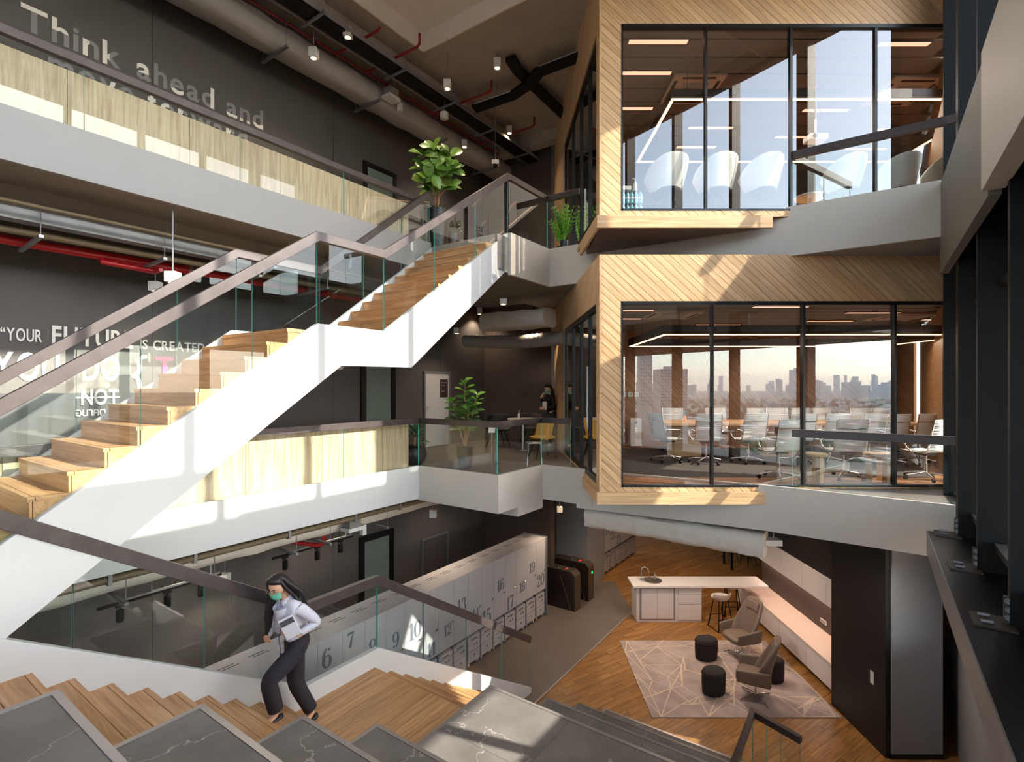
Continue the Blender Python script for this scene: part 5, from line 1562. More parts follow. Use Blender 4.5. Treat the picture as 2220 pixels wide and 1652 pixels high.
# ---- conference chairs (front = +y)
M('mesh_white', (222, 224, 222), .6, bump=.2, bscale=60)
def make_conf():
    r = thing('conference_chair', 'x', 'chair', (0, 0, 0), 0, 'white ribbed conference chairs')
    prof = [(-.30, .98), (-.275, .86), (-.245, .74), (-.225, .64), (-.215, .56), (-.19, .49), (-.13, .455), (-.02, .45), (.12, .462), (.21, .47), (.245, .455)]
    w = .225
    vs_ = []; fs = []
    for (y, z) in prof:
        vs_ += [(-w, y, z), (w, y, z)]
    for i in range(len(prof) - 1): fs.append((2 * i, 2 * i + 1, 2 * i + 3, 2 * i + 2))
    o = MB().add(vs_, fs).build('sling', 'mesh_white', r, smooth=180, recalc=False)
    s_ = o.modifiers.new('solid', 'SOLIDIFY'); s_.thickness = .016; s_.offset = 0
    mb = MB()
    for i in range(len(prof) - 1):
        for t in (0, .33, .66):
            y = prof[i][0] + (prof[i + 1][0] - prof[i][0]) * t; z = prof[i][1] + (prof[i + 1][1] - prof[i][1]) * t
            mb.tube([(-w, y - .006, z - .003), (w, y - .006, z - .003)], .006, 4)
    mb.build('ribbing', 'mesh_white', r, smooth=60)
    for s in (-1, 1):
        MB().tube([(s * (w + .01), y, z) for (y, z) in prof], .014, 6).build('side_frame', 'chrome', r, smooth=60)
        MB().tube([(s * (w + .012), -.225, .64), (s * .29, -.2, .665), (s * .3, -.1, .665), (s * .3, .08, .66), (s * .295, .13, .62), (s * .28, .10, .52), (s * .24, .05, .455)], .013, 6).build('armrest', 'chrome', r, smooth=60)
    MB().tube([(-w, -.27, .83), (w, -.27, .83)], .012, 6).build('back_bar', 'chrome', r)
    MB().box(-.1, .1, -.1, .1, .395, .43).box(-w, w, -.02, .02, .43, .446).build('tilt_mechanism', 'black_metal', r)
    MB().lathe([(.028, .1), (.028, .27), (.018, .27), (.018, .4)], 12).build('gas_column', 'chrome', r, smooth=50)
    for k in range(5):
        a = 2 * pi * k / 5 + .3
        MB().tube([(.02 * cos(a), .02 * sin(a), .12), (.16 * cos(a), .16 * sin(a), .10), (.31 * cos(a), .31 * sin(a), .075)], [.02, .016, .012], 6).build('star_leg', 'chrome', r, smooth=60)
        c, s2 = cos(a), sin(a)
        MB().tube([(.31 * c - .02 * s2, .31 * s2 + .02 * c, .03), (.31 * c + .02 * s2, .31 * s2 - .02 * c, .03)], .03, 10).build('caster', 'black_metal', r, smooth=50)
    return r
conf0 = make_conf(); used = [False]
def conf(X, Y, rz, label, group='white ribbed conference chairs', z=-1.497):
    c = conf0 if not used[0] else copy_tree(conf0)
    used[0] = True
    c.location = (X, Y, z); c.rotation_euler = (0, 0, rz); c['label'] = label; c['group'] = group
def pxX(x, Y): return (x - 1110) / F * Y
near = [(1688, 8.42, .25, 'white conference chair alone nearest the glass left of the handrail'),
        (1828, 8.42, -.1, 'white conference chair nearest the glass behind the handrail start'),
        (2006, 8.32, .3, 'white conference chair nearest the glass by the dark facade post'),
        (1447, 10.3, -1.25, 'white conference chair at the left table end facing right'),
        (1530, 10.05, -.15, 'white conference chair first in the near row from the left'),
        (1622, 10.15, .1, 'white conference chair second in the near row from the left'),
        (1728, 10.1, -.1, 'white conference chair in the near row behind the middle mullion'),
        (1798, 10.1, .0, 'white conference chair in the near row above the handrail start'),
        (1884, 10.0, -.1, 'white conference chair in the near row right of the middle'),
        (1922, 9.9, .12, 'white conference chair in the near row behind the right mullion'),
        (1990, 10.0, .05, 'white conference chair in the near row left of the dark post'),
        (2072, 9.9, -.1, 'white conference chair at the right end of the near row')]
for (x, Y, rz, lb) in near: conf(pxX(x, Y), Y, rz, lb)
fw_ = ['first', 'second', 'third', 'fourth', 'fifth', 'sixth', 'seventh', 'eighth']
for i, x in enumerate((1462, 1562, 1655, 1694, 1752, 1800, 1882, 1928)):
    conf(pxX(x, 12.1), 12.1, pi + .15 * ((i % 3) - 1), 'white conference chair %s from the left on the far table side' % fw_[i], 'conference chairs across the table')
r = thing_w('conference_table', 'long pale wooden conference table in the lower meeting room', 'table', (2.95, 9.2, -1.5))
MB().pz([(2.95, 11.2), (3.15, 10.55), (8.4, 10.55), (8.6, 11.2), (8.4, 11.75), (3.15, 11.75)], -.80, -.75).build('tabletop', 'wood_table', r, bevel=.006)
for x in (3.7, 5.7, 7.8):
    MB().box(x - .35, x + .35, 11.05, 11.2, -1.497, -.80).build('table_leg', 'wood_table', r)
# round wooden side stools
def wood_stool(X, Y, label):
    r = thing('side_stool', label, 'stool', (X, Y, -1.505), .3, 'round wooden stools')
    MB().lathe([(.20, .41), (.21, .415), (.21, .445), (.20, .45)], 28).build('seat', 'wood_stool', r, smooth=40)
    for k in range(3):
        a = 2 * pi * k / 3 + .5
        T = Matrix.Rotation(a, 4, 'Z')
        MB().box(.09, .17, -.035, .035, 0, .41, T=T).build('leg', 'wood_stool', r)
wood_stool(pxX(1762, 8.2), 8.2, 'round wooden stool left of the chair behind the handrail')
wood_stool(pxX(1904, 8.2), 8.2, 'round wooden stool between two chairs at the glass')
wood_stool(pxX(2078, 8.25), 8.25, 'round wooden stool at the dark facade post')
# air purifier
X = pxX(1376, 12.9)
r = thing('air_purifier', 'white upright air purifier by the wooden back wall', 'air purifier', (X, 12.9, -1.505), 0)
MB().box(-.14, .14, -.14, .14, .02, .72).build('purifier_body', 'lamp_white', r, bevel=.015)
MB().box(-.12, .12, -.12, .12, 0, .02).build('purifier_foot', 'black_metal', r)
MB().lathe([(.035, 0), (.035, .004)], 18).build('display', 'black_metal', r, loc=(0, -.14, .62), rot=(pi / 2, 0, 0))
MB().tube([(-.1, .1, .05), (-.4, .12, .02), (-.6, .3, .03)], .006, 5).build('cable', 'lamp_white', r)
# wall plates on the back wall
for (x, lb) in ((1355, 'small white switch at the left of the back wall'), (1367, 'white thermostat with a teal screen on the back wall'), (1380, 'white thermostat right of the teal screen one')):
    p = at_Y(x, 855, YB - .045)
    r = thing_w('wall_plate', lb, 'switch', p)
    MB().cbox(p, (.11 if x > 1360 else .06, .02, .12)).build('plate', 'lamp_white', r)
    MB().cbox(p + Vector((0, -.012, .005)), (.06 if x > 1360 else .02, .006, .05)).build('screen', 'teal_edge' if x == 1367 else 'fascia_grey', r)
# hand gel bottle on the table
p = Vector((pxX(1485, 10.9), 10.9, -.75))
r = thing('gel_bottle', 'small orange and teal bottle on the conference table', 'bottle', p, 0)
M('gel_orange', (226, 150, 40), .4); M('gel_teal', (40, 160, 170), .4)
MB().lathe([(.03, 0), (.032, .01), (.032, .11), (.015, .14)], 14).build('bottle_body', 'gel_orange', r, smooth=50)
MB().lathe([(.014, .14), (.014, .19), (.02, .2), (.02, .22)], 12).build('pump', 'gel_teal', r, smooth=50)
# door in the lower room and white board
r = thing_w('door_7', None, None, (9.2, YB, -1.5), kind='structure')
x0, x1 = pxX(1886, YB - .1), pxX(1946, YB - .1)
MB().box(x0, x0 + .1, YB - .08, YB - .035, -1.5, .55).box(x1 - .1, x1, YB - .08, YB - .035, -1.5, .55).box(x0 + .1, x1 - .1, YB - .08, YB - .035, .45, .55).build('door_frame', 'black_frame', r)
MB().box(x0 + .1, x1 - .1, YB - .06, YB - .04, -1.5, .45).build('door_leaf', 'dark_frame', r)
MB().box(x0 + .14, x0 + .17, YB - .1, YB - .06, -.9, -.1).build('door_handle', 'black_metal', r)
x0, x1 = pxX(2022, YB - .1), pxX(2044, YB - .1)
tag(MB().box(x0, x1, YB - .07, YB - .04, -1.2, .75).build('wall_screen', 'frosted'), 'narrow pale glass panel on the back wall near the facade', 'panel')
# exit signs
EMIT('exit_green', (60, 190, 120), 1.2)
p = Vector((side_x(9.3) + .35, 9.35, .62))
r = thing_w('exit_sign', 'small green exit sign seen through the side glazing', 'sign', p)
MB().cbox(p, (.15, .02, .13)).build('sign_plate', 'exit_green', r)
MB().box(p.x - .045, p.x - .015, p.y - .014, p.y - .011, p.z - .045, p.z + .045).box(p.x + .005, p.x + .045, p.y - .014, p.y - .011, p.z - .02, p.z + .03).build('sign_symbol', 'letter_light', r)
# lettering on the side glazing, read from inside, so mirrored from here
def glass_letters(label, text, y0, y1, z0, z1):
    r = thing_w('glass_lettering', label, 'lettering', (side_x(y0), y0, z0))
    ym = (y0 + y1) / 2; x = side_x(ym) + .035
    # letters climb the glass: local x -> up, mirrored across the pane
    fr = Matrix(((0, 0, 1, x), (0, 1, 0, y0), (1, 0, 0, z0), (0, 0, 0, 1)))
    lettering(r, text, 0, z1 - z0, 0, (y1 - y0), 0, mats=('glass_print', 'glass_print'), bold=.0, track=.1, frame=fr, thick=.002)
    MB().bar((x, y1 + .12, z0 + .02), (x, y1 + .12, z1 + .3), .004, .012).bar((x, y1 + .12, z0 + .02), (x, y0 - .1, z0 - .1), .004, .012).build('underline', 'glass_print', r)
glass_letters('white room name lettering CHAO PHRAYA on the lower side glazing', 'CHAO PHRAYA', 8.72, 8.88, -.72, .05)
glass_letters('white lettering on the upper side glazing behind the green plant', 'PRIVATE', 8.95, 9.08, 2.75, 3.22)

# ---- upper room shell chairs (front = +y)
M('shell_white', (226, 228, 222), .5)
M('cushion_dark', (40, 40, 46), .8)
def make_shell():
    r = thing('shell_chair', 'x', 'chair', (0, 0, 0), 0, 'white shell chairs in the upper room')
    def f(a, t):
        ang = a * radians(118)
        top = .93 - .34 * (abs(a) ** 2.4)
        z = .40 + (top - .40) * t
        R = .20 + .10 * t ** .7
        return (R * 1.06 * sin(ang), -R * cos(ang) * .95 - .05 * t * cos(ang), z)
    grid_shell(f, 17, 9, 'shell', 'shell_white', r, .03)
    MB().tube([(.02, -.287, .46), (.028, -.33, .6), (.03, -.362, .75), (.03, -.372, .86)], .004, 5).build('seam', 'fascia_grey', r)
    MB().lathe([(.12, .39), (.22, .40), (.235, .43), (.22, .47), (.1, .48)], 20).build('seat_cushion', 'cushion_dark', r, smooth=60)
    for (sx, sy) in ((1, 1), (1, -1), (-1, 1), (-1, -1)):
        MB().tube([(sx * .04, sy * .04, .38), (sx * .25, sy * .25, 0)], [.016, .010], 7).build('leg', 'black_metal', r)
    MB().lathe([(.06, .36), (.07, .39)], 12).build('hub', 'black_metal', r)
    return r
sh = make_shell()
shl = ['white shell chair nearest the water bottles', 'white shell chair second from the water bottles', 'white shell chair third from the water bottles, before the wide mullion',
       'white shell chair behind the start of the sloping handrail', 'white shell chair between the last two upper mullions', 'white shell chair at the right end of the upper window']
for i, (x, rz) in enumerate(((1442, .5), (1548, .45), (1645, .55), (1822, .55), (1938, .35), (2036, .6))):
    c = sh if i == 0 else copy_tree(sh)
    Y = 8.22 if i != 5 else 8.15
    c.location = (pxX(x, Y), Y, 2.635); c.rotation_euler = (0, 0, rz); c.scale = (1.08, 1.08, 1.04); c['label'] = shl[i]
r = thing_w('side_table', 'small round white side table between the shell chairs', 'table', (pxX(1756, 8.9), 8.9, 2.635))
p = Vector((pxX(1756, 8.9), 8.9, 2.635))
MB().lathe([(.24, .60), (.25, .61), (.25, .63), (.24, .635)], 26, p).build('tabletop', 'shell_white', r, smooth=40); MB().lathe([(.2, 0), (.2, .015), (.03, .03), (.03, .6)], 18, p).build('pedestal', 'wood_stool', r, smooth=40)
# water bottles, two layers of five by two
M('bottle_water', (120, 196, 214), .12, spec=.8)
M('bottle_cap', (30, 150, 190), .4)
bt = thing('water_bottle', 'x', 'bottle', (0, 0, 0), 0, 'water bottles in the window corner')
MB().lathe([(.028, 0), (.032, .01), (.032, .05), (.029, .055), (.032, .06), (.032, .1), (.029, .105), (.032, .11), (.031, .135), (.013, .165), (.013, .172)], 14).build('bottle_body', 'bottle_water', bt, smooth=40)
MB().lathe([(.0145, .17), (.0145, .186), (.01, .187)], 12).build('bottle_cap', 'bottle_cap', bt, smooth=40)
MB().lathe([(.0328, .065), (.0328, .098)], 14, caps=False).build('bottle_label', 'letter_light', bt, smooth=60)
first = True
posw = ['first', 'second', 'third', 'fourth', 'fifth']
for lay in range(2):
    for k in range(5):
        c = bt if first else copy_tree(bt)
        first = False
        c.location = (1.715 + .067 * k, 7.98, 2.636 + .19 * lay)
        c['label'] = 'water bottle, %s from the wooden jamb in the %s layer' % (posw[k], ['bottom', 'top'][lay])
r = thing('pump_bottle', 'white pump bottle standing on the water bottles', 'bottle', (1.90, 7.98, 3.02), 0)
MB().lathe([(.035, 0), (.037, .01), (.033, .11), (.015, .14)], 14).build('bottle_body', 'lamp_white', r, smooth=50)
MB().tube([(0, 0, .14), (0, 0, .19), (-.04, 0, .195)], .008, 6).build('pump', 'lamp_white', r)
tag(MB().box(1.67, 1.83, 7.93, 8.03, 3.02, 3.085).build('tissue_box', 'lamp_white', bevel=.01), 'small white box on top of the water bottles', 'box')

# ================================================================== MIDDLE FLOOR SITTING AREA
M('chair_black', (32, 28, 28), .6); M('chair_grey', (88, 80, 74), .7); M('table_white', (226, 214, 200), .4); M('chair_yellow', (200, 150, 50), .6)
def cafe_chair(X, Y, rz, mat, label):
    r = thing('cafe_chair', label, 'chair', (X, Y, ZM), rz, 'wide shell chairs of the sitting area')
    def f(a, t):
        ang = a * radians(80)
        z = .42 + .40 * t - .03 * abs(a) ** 4
        return (.34 * sin(ang) * (1 - .05 * t), -.28 * cos(ang) + .12 - .08 * t, z)
    grid_shell(f, 13, 7, 'backrest', mat, r, .035)
    MB().lathe([(.2, .40), (.27, .415), (.28, .44), (.25, .46), (.1, .465)], 20).build('seat', mat, r, smooth=60)
    for (sx, sy) in ((1, 1), (1, -1), (-1, 1), (-1, -1)):
        MB().tube([(sx * .12, sy * .12, .41), (sx * .25, sy * .23, 0)], .012, 6).build('leg', 'black_metal', r)
cafe_chair(pxX(1080, 13.2), 13.2, pi * .9, 'chair_black', 'wide black shell chair left of the white round table')
cafe_chair(pxX(1150, 13.6), 13.6, pi * 1.05, 'chair_grey', 'wide grey shell chair right of the white round table')
cafe_chair(pxX(1176, 11.2), 11.2, pi * .6, 'chair_yellow', 'mustard chair beside the balcony glass')
p = Vector((pxX(1134, 12.6), 12.6, ZM))
r = thing('cafe_table', 'white round pedestal table in the sitting area', 'table', p, 0)
MB().lathe([(.38, .725), (.39, .73), (.39, .75), (.38, .755)], 30).build('tabletop', 'table_white', r, smooth=40)
MB().lathe([(.25, 0), (.25, .015), (.04, .03), (.035, .72)], 20).build('pedestal', 'steel', r, smooth=40)
r = thing('spray_bottle', 'small white spray bottle on the round table', 'bottle', p + Vector((-.1, 0, .755)), 0)
MB().lathe([(.03, 0), (.03, .1), (.012, .13)], 12).build('bottle_body', 'lamp_white', r, smooth=50); MB().lathe([(.012, .13), (.012, .17), (.005, .2)], 10).build('nozzle', 'lamp_white', r)
r = thing('metal_stool', 'low metal stool with bent legs behind the balcony glass', 'stool', (pxX(1158, 10.0), 10.0, ZM), .4)
MB().lathe([(.16, .43), (.17, .44), (.17, .455), (.16, .46)], 20).build('seat', 'steel', r, smooth=40)
for k in range(4):
    a = k * pi / 2 + .4
    MB().tube([(.1 * cos(a), .1 * sin(a), .44), (.17 * cos(a), .17 * sin(a), .42), (.2 * cos(a), .2 * sin(a), 0)], .011, 6).build('leg', 'steel', r, smooth=60)
p = Vector((pxX(1066, 9.3), 9.3, ZM + .70))
r = thing('notice_card', 'small white notice card above the balcony rail', 'sign', p)
MB().box(-.06, .06, -.004, .004, 0, .16).build('card', 'lamp_white', r); MB().box(-.06, .06, -.005, -.004, .13, .16).build('card_band', 'red_pipe', r); MB().tube([(0, 0, -.7), (0, 0, 0)], .006, 5).build('stand', 'galv', r)

# ================================================================== LEDGE BRACKETS (right)
M('bracket', (88, 80, 74), .5, metal=.6)
bl = ['steel bracket plate nearest the camera on the dark ledge', 'steel bracket plate in the middle of the dark ledge', 'steel bracket plate farthest along the dark ledge']
for i, u in enumerate((5.22, 6.64, 8.0)):
    r = thing_uv('ledge_bracket', bl[i], 'bracket', (u, -.8, -1.765), 'steel brackets on the facade ledge')
    MB().box(u - .14, u + .14, -.86, -.62, -1.765, -1.75).build('base_plate', 'bracket', r)
    MB().box(u - .012, u + .012, -.86, -.80, -1.75, -1.55).build('web_plate', 'bracket', r)
    for (a, b) in ((-.07, -.70), (.07, -.70)):
        MB().tube([(u + a, b - .035, -1.74), (u + a, b + .035, -1.74)], .016, 8).build('bolt', 'galv', r)
    for k in range(3): MB().tube([(u - .03, -.825, -1.70 + .06 * k), (u + .03, -.825, -1.70 + .06 * k)], .022, 8).build('bolt', 'galv', r)

# ================================================================== PLANTS
def LEAF(name, c1, c2, rough=.35):
    m, n, l, b = newmat(name)
    m.diffuse_color = (*rgb(*c1), 1)
    oi = n.new('ShaderNodeObjectInfo'); cr = n.new('ShaderNodeValToRGB')
    cr.color_ramp.elements[0].color = (*rgb(*c1), 1); cr.color_ramp.elements[1].color = (*rgb(*c2), 1)
    l.new(oi.outputs['Random'], cr.inputs[0]); l.new(cr.outputs[0], b.inputs['Base Color'])
    b.inputs['Roughness'].default_value = rough
    b.inputs['Subsurface Weight'].default_value = 0
    return m
LEAF('leaf_fig', (64, 108, 40), (150, 186, 78)); LEAF('leaf_rubber', (66, 118, 50), (140, 196, 84)); LEAF('leaf_zz', (70, 140, 30), (140, 200, 60)); LEAF('leaf_shrub', (40, 76, 44), (92, 138, 84)); LEAF('leaf_pale', (92, 124, 92), (140, 166, 128))
M('bark', (176, 130, 98), .8, var=.1, vscale=20); M('pot_black', (34, 31, 33), .3); M('stem_green', (96, 130, 60), .6); M('soil', (50, 38, 30), .9)
def leaf_mesh(name, mat, fold=.12, curl=.18, shape='ob', seg=7, wid=.5):
    vs_, fs = [], []
    for i in range(seg + 1):
        t = i / seg
        if shape == 'ob': w = wid * (sin(pi * min(1, t * .94 + .04)) ** .75) * (.55 + .6 * t)
        else: w = wid * sin(pi * min(1, t * .97 + .015)) ** .9
        zc = -curl * t * t
        vs_ += [(t, -w / 2, zc + fold * w), (t, 0, zc), (t, w / 2, zc + fold * w)]
    for i in range(seg):
        b = i * 3
        fs += [(b, b + 3, b + 4, b + 1), (b + 1, b + 4, b + 5, b + 2)]
    mb = MB().add(vs_, fs)
    me = mb.mesh(name); me.materials.append(MATS[mat]); me.shade_smooth()
    return me
def place_leaf(me, parent, pos, d, up, size, name='leaf'):
    d = Vector(d).normalized(); up = Vector(up); s = up.cross(d)
    s = s.normalized() if s.length > 1e-4 else d.orthogonal().normalized()
    n = d.cross(s)
    o = bpy.data.objects.new(name, me); COL.objects.link(o); o.parent = parent
    o.matrix_local = Matrix.Translation(pos) @ (Matrix((d, s, n)).transposed().to_4x4()) @ Matrix.Scale(size, 4)
    return o
rnd = random.Random(12)
# fiddle-leaf fig in a tall black pot on the upper floor
base = Vector((-1.41, 9.85, ZU))
r = thing('fiddle_leaf_fig', 'tall fiddle leaf fig tree in a black pot on the upper floor', 'plant', base, 0)
MB().lathe([(.13, 0), (.14, .01), (.19, .72), (.19, .75), (.17, .75), (.165, .70)], 24).build('pot', 'pot_black', r, smooth=40)
MB().lathe([(.0, .70), (.168, .70)], 20, caps=False).build('soil', 'soil', r)
MB().tube([(0, 0, .68), (.01, 0, .95), (.04, 0, 1.2), (.10, .02, 1.5), (.06, 0, 1.8)], [.024, .022, .02, .016, .008], 8).build('trunk', 'bark', r, smooth=60)
MB().tube([(.02, 0, 1.0), (.14, .02, 1.15), (.17, 0, 1.32), (.27, -.02, 1.55)], [.016, .015, .013, .007], 8).build('branch', 'bark', r, smooth=60)
MB().tube([(-.02, .02, .68), (-.06, .02, .95), (-.10, 0, 1.2), (-.20, 0, 1.5)], [.016, .015, .012, .006], 8).build('branch', 'bark', r, smooth=60)
fl = leaf_mesh('fig_leaf', 'leaf_fig', .16, .2, 'ob', 6, .92)
# cluster centres from the tree's silhouette (x across, z up from the floor)
cl = [(-.10, 1.84, 6), (-.30, 1.70, 5), (.02, 1.68, 6), (.27, 1.70, 5), (-.34, 1.50, 5), (-.02, 1.50, 6), (.22, 1.55, 5), (-.22, 1.30, 5), (.10, 1.33, 5), (.30, 1.42, 4), (-.16, 1.12, 5), (.22, 1.18, 5), (-.30, 1.20, 4), (.10, 1.05, 4)]
for (x, z, n) in cl:
    y = rnd.uniform(-.18, .16); c = Vector((x * .8, y, z))
    a0 = rnd.uniform(0, 6.28)
    for k in range(n + 1):
        a = a0 + 2 * pi * k / n + rnd.uniform(-.3, .3); el = rnd.uniform(-.1, 1.1)
        d = Vector((cos(a) * cos(el) + x * .7, sin(a) * cos(el) * .7 - .2, sin(el)))
        place_leaf(fl, r, c + d.normalized() * .03, d, Vector((rnd.uniform(-.4, .4), rnd.uniform(-1.2, -.5), .7)), rnd.uniform(.21, .29))
# low succulents at the pot rim
sl = leaf_mesh('succulent_leaf', 'leaf_shrub', .2, .1, 'el', 4, .34)
for k in range(30):
    a = rnd.uniform(0, 6.28); rr = rnd.uniform(.02, .2); d = Vector((cos(a), sin(a), rnd.uniform(-.1, 1.2)))
    place_leaf(sl, r, Vector((rr * cos(a), rr * sin(a), .74)), d, (0, -.3, 1), rnd.uniform(.08, .13), 'rim_leaf')
# pale trailing plant in a low pot beside it
b2 = Vector((-1.13, 9.95, ZU))
r = thing('trailing_plant', 'small pale trailing plant beside the tall black pot', 'plant', b2, 0)
MB().lathe([(.09, 0), (.11, .30), (.11, .32), (.095, .32)], 20).build('pot', 'pot_black', r, smooth=40)
MB().tube([(0, 0, .3), (.02, 0, .42), (.05, -.02, .52)], .012, 6).build('stem', 'stem_green', r)
tl = leaf_mesh('pale_leaf', 'leaf_pale', .15, .25, 'el', 4, .4)
for k in range(34):
    c = Vector((rnd.uniform(-.08, .2), rnd.uniform(-.12, .1), rnd.uniform(.34, .62))); a = rnd.uniform(0, 6.28)
    place_leaf(tl, r, c, (cos(a), sin(a), rnd.uniform(-.6, .8)), (0, -.4, 1), rnd.uniform(.06, .10))
# ZZ plant at the upper landing corner
zb = leaf_mesh('zz_leaflet', 'leaf_zz', .15, .1, 'el', 4, .42)
def zz_plant(base, label, nf, h, pots):
    r = thing('zz_plant', label, 'plant', base, 0)
    MB().lathe([(.085, 0), (.095, .26), (.095, .28), (.08, .28)], 18).build('pot', 'pot_black', r, smooth=40)
    for k in range(nf):
        a = 2 * pi * k / nf + rnd.uniform(-.3, .3); sp = rnd.uniform(.12, .42)
        mb = MB(); P = []
        for i in range(9):
            t = i / 8; P.append(Vector((cos(a) * sp * t ** 1.4 * h, sin(a) * sp * t ** 1.4 * h, .26 + h * t * (1 - .12 * sp * t))))
        f = MB().tube(P, [.010 * (1 - .7 * i / 8) + .002 for i in range(9)], 5)
        for i in range(2, 9):
            p = P[i]; d = (P[i] - P[i - 1]).normalized(); s = d.cross(Vector((sin(a * 3), cos(a * 2), .3))).normalized()
            for sg in (-1, 1):
                q = (s * sg + d * .8).normalized(); L_ = .13 * (1 - .35 * i / 8); w = q.cross(d).normalized().cross(q).normalized() * .045
                f.add([p, p + q * L_ * .5 + w * .5, p + q * L_, p + q * L_ * .5 - w * .5], [(0, 1, 2, 3)])
        f.build('frond', 'leaf_zz', r, smooth=60)
zz_plant(W(9.05, 5.02, ZU), 'green zz plant with upright fronds at the upper landing corner', 12, .66, 1)
zz_plant(W(9.4, 5.3, ZU), 'second zz plant close behind the first at the wooden box', 9, .55, 1)
# rubber plant behind the middle balcony rail
base = W(7.55, 6.35, ZM)
r = thing('rubber_plant', 'leafy rubber plant rising above the middle balcony rail', 'plant', base, 0)
MB().lathe([(.13, 0), (.16, .38), (.16, .40), (.14, .40)], 22).build('pot', 'pot_black', r, smooth=40)
rl = leaf_mesh('rubber_leaf', 'leaf_rubber', .12, .25, 'ob', 6, .78)
for (dx, dy, h) in ((0, 0, 1.62), (.22, .05, 1.38), (-.24, -.04, 1.25), (.08, -.1, 1.15)):
    P = [Vector((dx * t, dy * t, .36 + (h - .36) * t)) for t in (0, .4, .75, 1)]
    MB().tube(P, [.014, .012, .010, .006], 6).build('stem', 'bark', r, smooth=60)
    for k in range(17):
        t = .40 + .60 * k / 16; c = Vector((dx * t, dy * t, .36 + (h - .36) * t)); a = k * 2.4 + dx * 9
        d = Vector((cos(a), sin(a), .25 + .9 * (t - .42)))
        place_leaf(rl, r, c, d, (0, -.3, 1), .26 - .10 * (t - .42))
# round shrub in a glossy dark pot at the corridor end
base = W(7.22, 7.35, ZM)
r = thing('potted_shrub', 'round leafy shrub in a glossy dark pot at the corridor end', 'plant', base, 0)
MB().lathe([(.12, 0), (.2, .08), (.235, .2), (.2, .34), (.15, .38), (.14, .38)], 26).build('pot', 'pot_black', r, smooth=60)
hl = leaf_mesh('shrub_leaf', 'leaf_shrub', .15, .15, 'ob', 4, .55)
for k in range(80):
    a = rnd.uniform(0, 6.28); el = rnd.uniform(-.5, 1.4); rr = rnd.uniform(.1, .22); d = Vector((cos(a) * cos(el), sin(a) * cos(el), sin(el)))
    place_leaf(hl, r, Vector((0, 0, .52)) + d * rr * Vector((1, 1, .9)).length / 1.7, d + Vector((0, 0, .2)), (0, -.3, 1), rnd.uniform(.09, .14))
MB().tube([(0, 0, .36), (0, 0, .55)], .02, 6).build('stem', 'bark', r)

# ================================================================== PEOPLE
M('skin', (222, 170, 138), .55); M('hair', (30, 22, 24), .45, var=.2, vscale=40); M('shirt', (224, 222, 232), .75, bump=.15, bscale=25); M('trousers', (42, 38, 46), .85, var=.1, vscale=60)
M('mask', (112, 198, 168), .7); M('shoe', (18, 18, 22), .35); M('book_cover', (236, 236, 240), .5); M('book_dark', (90, 90, 96), .5); M('shirt_black', (26, 24, 26), .8); M('eye', (20, 16, 16), .3); M('glasses', (200, 190, 180), .3, metal=.6)
def skin_body(name, nodes, edges, root, mat, parent, sub=2, extra=None, sm=True):
    """nodes: dict key -> (pos, rx, ry); grown with the Skin modifier and applied"""
    keys = list(nodes); idx = {k: i for i, k in enumerate(keys)}
    me = bpy.data.meshes.new(name); me.from_pydata([nodes[k][0] for k in keys], [(idx[a], idx[b]) for a, b in edges], [])
    o = bpy.data.objects.new(name, me); COL.objects.link(o)
    md = o.modifiers.new('skin', 'SKIN'); md.use_smooth_shade = True
    sv = me.skin_vertices[0].data
    for k in keys:
        sv[idx[k]].radius = (nodes[k][1], nodes[k][2]); sv[idx[k]].use_root = (k == root)
    s_ = o.modifiers.new('sub', 'SUBSURF'); s_.levels = sub; s_.render_levels = sub
    dg = bpy.context.evaluated_depsgraph_get(); dg.update()
    m2 = bpy.data.meshes.new_from_object(o.evaluated_get(dg))
    bpy.data.objects.remove(o)
    bm = bmesh.new(); bm.from_mesh(m2)
    if extra: extra(bm)
    bm.to_mesh(m2); bm.free()
    m2.materials.clear(); m2.materials.append(MATS[mat]); m2.shade_smooth()
    m2.name = name
    o = bpy.data.objects.new(name, m2); COL.objects.link(o)
    if parent is not None: o.parent = parent
    return o
def head_into(bm, c, R, s=1.0):
    """an egg-shaped head with nose, chin and ears added to the body; R: rotation matrix, local x is the face direction"""
    ret = bmesh.ops.create_uvsphere(bm, u_segments=20, v_segments=16, radius=1)
    for v in ret['verts']:
        x, y, z = v.co
        px, py, pz = x * .092, y * .073, z * .112
        if z < 0: px *= 1 - .10 * (-z); py *= 1 - .30 * (-z) ** 1.3
        if x < -.2: px *= 1.06
        if x > .55 and abs(y) < .28 and -.42 < z < .12: px += .02 * (1 - abs(y) / .28) * (1 - abs(z + .2) / .32)        # nose
        if x > .4 and z < -.72: px += .012                                                                       # chin
        if abs(z - .08) < .12 and x > .6 and .22 < abs(y) < .6: px -= .007                                       # eye sockets
        if abs(y) > .93 and abs(z + .05) < .35: py *= 1.13                                                       # ears
        v.co = Vector(c) + R @ (Vector((px, py, pz)) * s)
